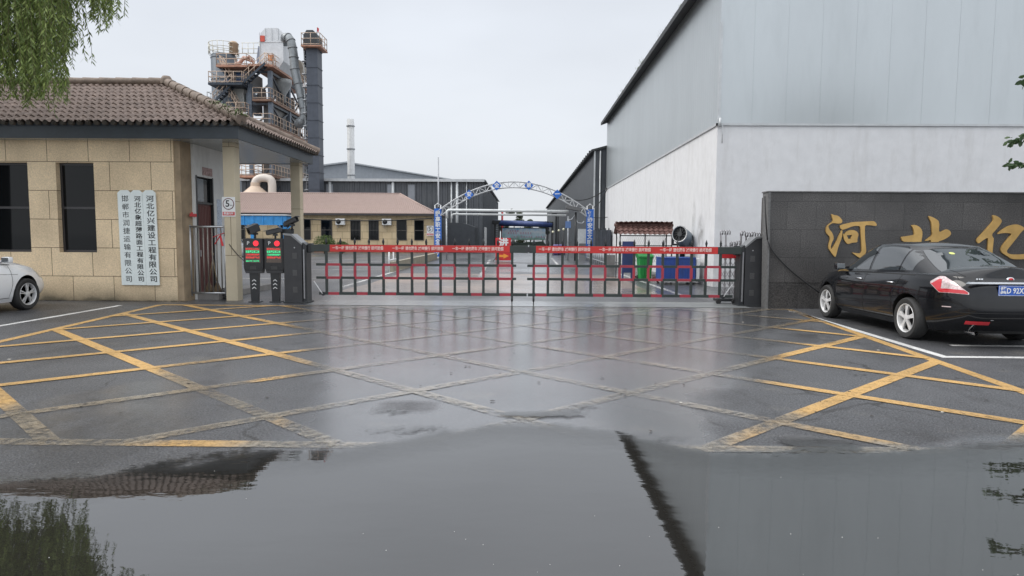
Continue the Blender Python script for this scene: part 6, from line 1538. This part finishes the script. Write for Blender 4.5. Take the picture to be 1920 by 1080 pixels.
        mb = MB(); mb.tube((-.45, yb + .03, .22), (-.45, yb + .25, .22), .028, seg=12, caps=False); mb.build('exhaust', chrome, Cr)
        line_side([(-1.93, .56), (-2.05, .565)], .014, lamp_clear, 'side_marker')
        # boot lid edge
        for sd_ in (-1, 1):
            mb = MB(); mb.path([(sd_ * .655, -1.93, 1.078), (sd_ * .66, -2.08, 1.055), (sd_ * .63, -2.235, 1.0)], .004, 5); mb.build('boot_gap', gasket, Cr)
    for y in AX:
        for x in (-.785, .785): make_wheel(Cr, x, y, spokes, twin)
    mb = MB(); mb.box(-.6, .6, -1.9, 1.9, .17, .30); mb.build('underbody', gasket, Cr)
    return Cr
make_car('parked_car', 'black sedan with blue number plate parked before the granite name wall', 'car', (6.70, 11.30, 0), R(-0.2), black_paint, 5, False, group='parked cars')
make_car('parked_car', 'white car with twin-spoke wheels, cut by the left edge beside the gatehouse', 'car', (-10.73, 11.52, 0), 0, white_car, 5, True, group='parked cars', plate=False)
make_car('parked_car', 'small pale car far off, seen between the porch column and pay terminal', 'car', (-20.6, 46.0, 0), R(8), white_car, 5, True, group='parked cars', plate=False)

# ------------------------------------------------------------------ willow at the upper left
willow = leaf_mat('willow_leaf', (0.07, 0.12, 0.025), (0.30, 0.38, 0.11))
bark = mat('bark', (0.08, 0.06, 0.045), 0.9, var=.3, bump=.5)
WT = thing('willow_tree', 'weeping willow hanging over the left end of the gatehouse roof', 'tree', (-14.2, 12.2, 0))
limbs = []
mb = MB(); mb.path(bz([(0, 0, 0), (.1, 0, 2), (.3, .1, 4), (.5, .1, 5.5)]), [0.32 - 0.006 * i for i in range(25)], 12)
for k in range(16):
    a = rnd.uniform(-1.25, 1.25) if k < 11 else rnd.uniform(1.4, 4.9); l = rnd.uniform(2.2, 5.2); zt = rnd.uniform(7.0, 9.8)
    p0 = Vector((.5, .1, rnd.uniform(4.6, 5.6))); pe = Vector((.5 + math.cos(a) * l, .1 + math.sin(a) * l * .75, zt - .6)); pm = Vector((.5 + math.cos(a) * l * .5, .1 + math.sin(a) * l * .4, zt))
    pts = bz([p0, (p0 + pm) / 2 + Vector((0, 0, .5)), pm, pe]); mb.path(pts, [max(.015, .11 - .0036 * i) for i in range(len(pts))], 7); limbs.append(pts)
mb.build('trunk', bark, WT)
def strand(mbl, mbs, top, ln, lf, dr):
    n = int(ln / .05); pts = []
    for i in range(n + 1):
        f = i / n; pts.append(top + Vector((dr.x * math.sin(f * 1.5), dr.y * math.sin(f * 1.5), -ln * f)) + Vector((.03 * math.sin(f * 7 + top.x * 9), .03 * math.cos(f * 6 + top.y * 8), 0)))
    for i in range(0, n - 3, 4): mbs.path(pts[i:i + 5], .004, 3, caps=False)
    for i in range(1, n + 1):
        for _ in range(lf):
            if rnd.random() < .12: continue
            p = pts[i]; a = rnd.uniform(0, 6.283); o = Vector((math.cos(a), math.sin(a), rnd.uniform(-1.9, -.9))).normalized(); L_ = rnd.uniform(.08, .15); sd_ = o.cross(Vector((rnd.gauss(0, 1), rnd.gauss(0, 1), .2))).normalized() * L_ * .10
            mbl.face([p, p + o * L_ * .45 + sd_, p + o * L_, p + o * L_ * .45 - sd_])
ml, ms_ = MB(), MB()
def wpx(u, Y): return (u - 980) / 1230.0 * Y + 14.2
for k in range(640):
    pts = limbs[rnd.randrange(len(limbs))] if k > 500 else None
    if pts:
        p = pts[rnd.randrange(10, len(pts))] + Vector((rnd.gauss(0, .25), rnd.gauss(0, .3), rnd.uniform(-.3, .2))); wx_ = p.x - 14.2
        bot = 4.6 + rnd.uniform(-.4, .8) if wx_ < -8.9 else 5.9
        if wx_ * 12.2 / (12.2 + p.y) > -8.9: continue
        if wx_ > -9.2: bot = max(bot, 5.3 + rnd.random())
    else:
        # the curtain that hangs in front of the roof: X -11.8 .. -8.3
        f = rnd.random(); x = 3.6 + 3.1 * f; Yl = rnd.uniform(-.9, 1.3); x = (x - 14.2) * (12.2 + Yl) / 12.2 + 14.2; p = Vector((x, Yl, rnd.uniform(6.8, 8.6)))
        if f < .66: bot = rnd.triangular(3.75, 5.2, 4.1)
        elif f < .76: bot = rnd.triangular(4.5, 6, 5.0)
        elif f < .82: bot = rnd.triangular(5.2, 6.6, 6.0); 
        else: bot = rnd.triangular(5.2, 6.6, 5.7)
        if .76 < f < .82 and rnd.random() < .6: continue
        bot += (Yl) * .12
    ln = max(.6, p.z - bot); strand(ml, ms_, p, ln, 2, Vector((rnd.gauss(0, .10), rnd.gauss(0, .12), 0)))
ml.build('foliage', willow, WT, fix=False); ms_.build('hanging_twigs', mat('willow_twig', (.12, .12, .05), .8), WT)

# broad-leaved tree just outside the frame on the right, a few twigs reach in
RT = thing('street_tree', 'broad-leaved tree whose lowest twigs reach in at the right edge', 'tree', (12.0, 12.3, 0))
RTl = leaf_mat('street_leaf', (0.035, 0.07, 0.03), (0.08, 0.13, 0.05))
mb = MB(); mb.path(bz([(0, 0, 0), (-.05, 0, 2), (.05, .05, 4), (0, 0, 6)]), [.2 - .004 * i for i in range(25)], 10)
tw = [((0, 0, 2.3), (-1.2, 0, 2.75), (-2.4, -.1, 3.35), (-3.15, -.1, 3.3)), ((0, 0, 3.0), (-1.4, .1, 3.9), (-2.4, .1, 4.5), (-2.9, 0, 4.4)), ((0, 0, 2.1), (-1.2, 0, 2.3), (-2.3, 0, 2.85), (-3.05, 0, 2.9))]
ml = MB()
def leaf8(p, dr, L_):
    dr = dr.normalized(); sd_ = dr.cross(Vector((rnd.gauss(0, 1), rnd.gauss(0, 1), rnd.gauss(0, .5)))).normalized(); up2 = sd_.cross(dr)
    ml.face([p, p + dr * L_ * .3 + sd_ * L_ * .30, p + dr * L_ * .7 + sd_ * L_ * .24 - up2 * .1 * L_, p + dr * L_, p + dr * L_ * .7 - sd_ * L_ * .24 - up2 * .1 * L_, p + dr * L_ * .3 - sd_ * L_ * .30])
for q in tw:
    pts = bz(q); mb.path(pts, [max(.006, .05 - .002 * i) for i in range(len(pts))], 6)
    for i in range(8, len(pts)):
        dens = 6 if i > len(pts) - 9 else 2
        for _ in range(dens):
            leaf8(pts[i] + Vector((rnd.gauss(0, .03), rnd.gauss(0, .05), rnd.gauss(0, .03))), Vector((rnd.gauss(-.5, .6), rnd.gauss(0, .6), rnd.gauss(-.35, .4))), rnd.uniform(.09, .15))
for k in range(26):
    a = rnd.uniform(0, 6.28); r_ = rnd.uniform(.8, 2.3); c = Vector((math.cos(a) * r_ + .5, math.sin(a) * r_, rnd.uniform(3.4, 7.5)))
    if c.x < -2.0: c.x = -2.0
    pts = bz([(0, 0, c.z * .6), (c.x * .5, c.y * .5, c.z * .85), c]); mb.path(pts, [max(.01, .05 - .003 * i) for i in range(len(pts))], 5)
    for _ in range(170):
        d = Vector((rnd.gauss(0, 1), rnd.gauss(0, 1), rnd.gauss(0, .8))).normalized() * .75 * rnd.random() ** .5; p = c + d
        if p.x < -2.45: continue
        leaf8(p, Vector((rnd.gauss(0, 1), rnd.gauss(0, 1), rnd.gauss(-.4, .6))), rnd.uniform(.08, .14))
mb.build('trunk', bark, RT); ml.build('crown', RTl, RT, fix=False)

# ------------------------------------------------------------------ cables, litter
def sag(p, q, d, n=14):
    p, q = Vector(p), Vector(q); return [p.lerp(q, k / n) - Vector((0, 0, d * 4 * (k / n) * (1 - k / n))) for k in range(n + 1)]
for i, (p, q, d, r_, lab) in enumerate((((-24, 60.3, 3.35), (-8.3, 60.2, 3.2), .35, .05, 'thick black cable sagging along the eaves of the cream office'),
        ((-8.3, 60.2, 3.15), (-5.8, 45.2, 3.5), .5, .05, 'black cable looping from the office corner to the left arch foot'),
        ((4.6, 45, 3.5), (5.88, 46.6, 4.9), .3, .03, 'upper black cable from the right arch foot to the white warehouse corner'),
        ((2.9, 45, 4.2), (5.88, 46.4, 5.0), .45, .03, 'lower black cable from the arch truss to the white warehouse corner'),
        ((-6.75, 15.0, 1.30), (-6.0, 14.9, 0.75), .12, .009, 'thin black wire from the porch column to the left pay terminal'),
        ((4.7, 45, 2.9), (5.88, 46.2, 2.95), .05, .025, 'thin level wire from the right arch banner to the warehouse corner'))):
    mb = MB(); mb.path(sag(p, q, d), r_, 6); tag(mb.build('cable', cable_m), lab, 'cable')
lit = MB(); mk = MB()
for k in range(16):
    x, y = rnd.uniform(-7, 6), rnd.uniform(5, 13.6); s_ = rnd.uniform(.012, .035); a = rnd.uniform(0, 6.28)
    q = [(x + s_ * math.cos(a + t_) * rnd.uniform(.6, 1.2), y + s_ * math.sin(a + t_) * rnd.uniform(.6, 1.2), .012 + .004 * rnd.random()) for t_ in (0, 1.5, 3, 4.6)]
    lit.face(q)
tag(lit.build('litter', mat('pale_litter', (.5, .48, .42), .7), fix=False), 'tiny pale scraps of litter scattered over the wet asphalt', 'litter', kind='stuff')
for k in range(150):
    x, y = rnd.uniform(-7, 6), rnd.uniform(5, 14); s_ = rnd.uniform(.006, .022); a = rnd.uniform(0, 6.28)
    mk.face([(x + s_ * math.cos(a + t_) * rnd.uniform(.6, 1.4), y + s_ * math.sin(a + t_), .009 + .003 * rnd.random()) for t_ in (0, 1.3, 3.1, 4.4)])
for k in range(220):
    x = rnd.uniform(-11, -7.6); mk.face([(x + s, 14.68 - abs(rnd.gauss(0, .05)) + t_, .01 + h_) for s, t_, h_ in ((0, 0, 0), (.02, .01, .012), (.035, -.005, 0.004))])
tag(mk.build('wet_leaves', mat('dark_wet_leaf', (.025, .02, .014), .5, var=.4), fix=False), 'small dark leaves and grit scattered on the wet asphalt', 'leaf litter', kind='stuff')
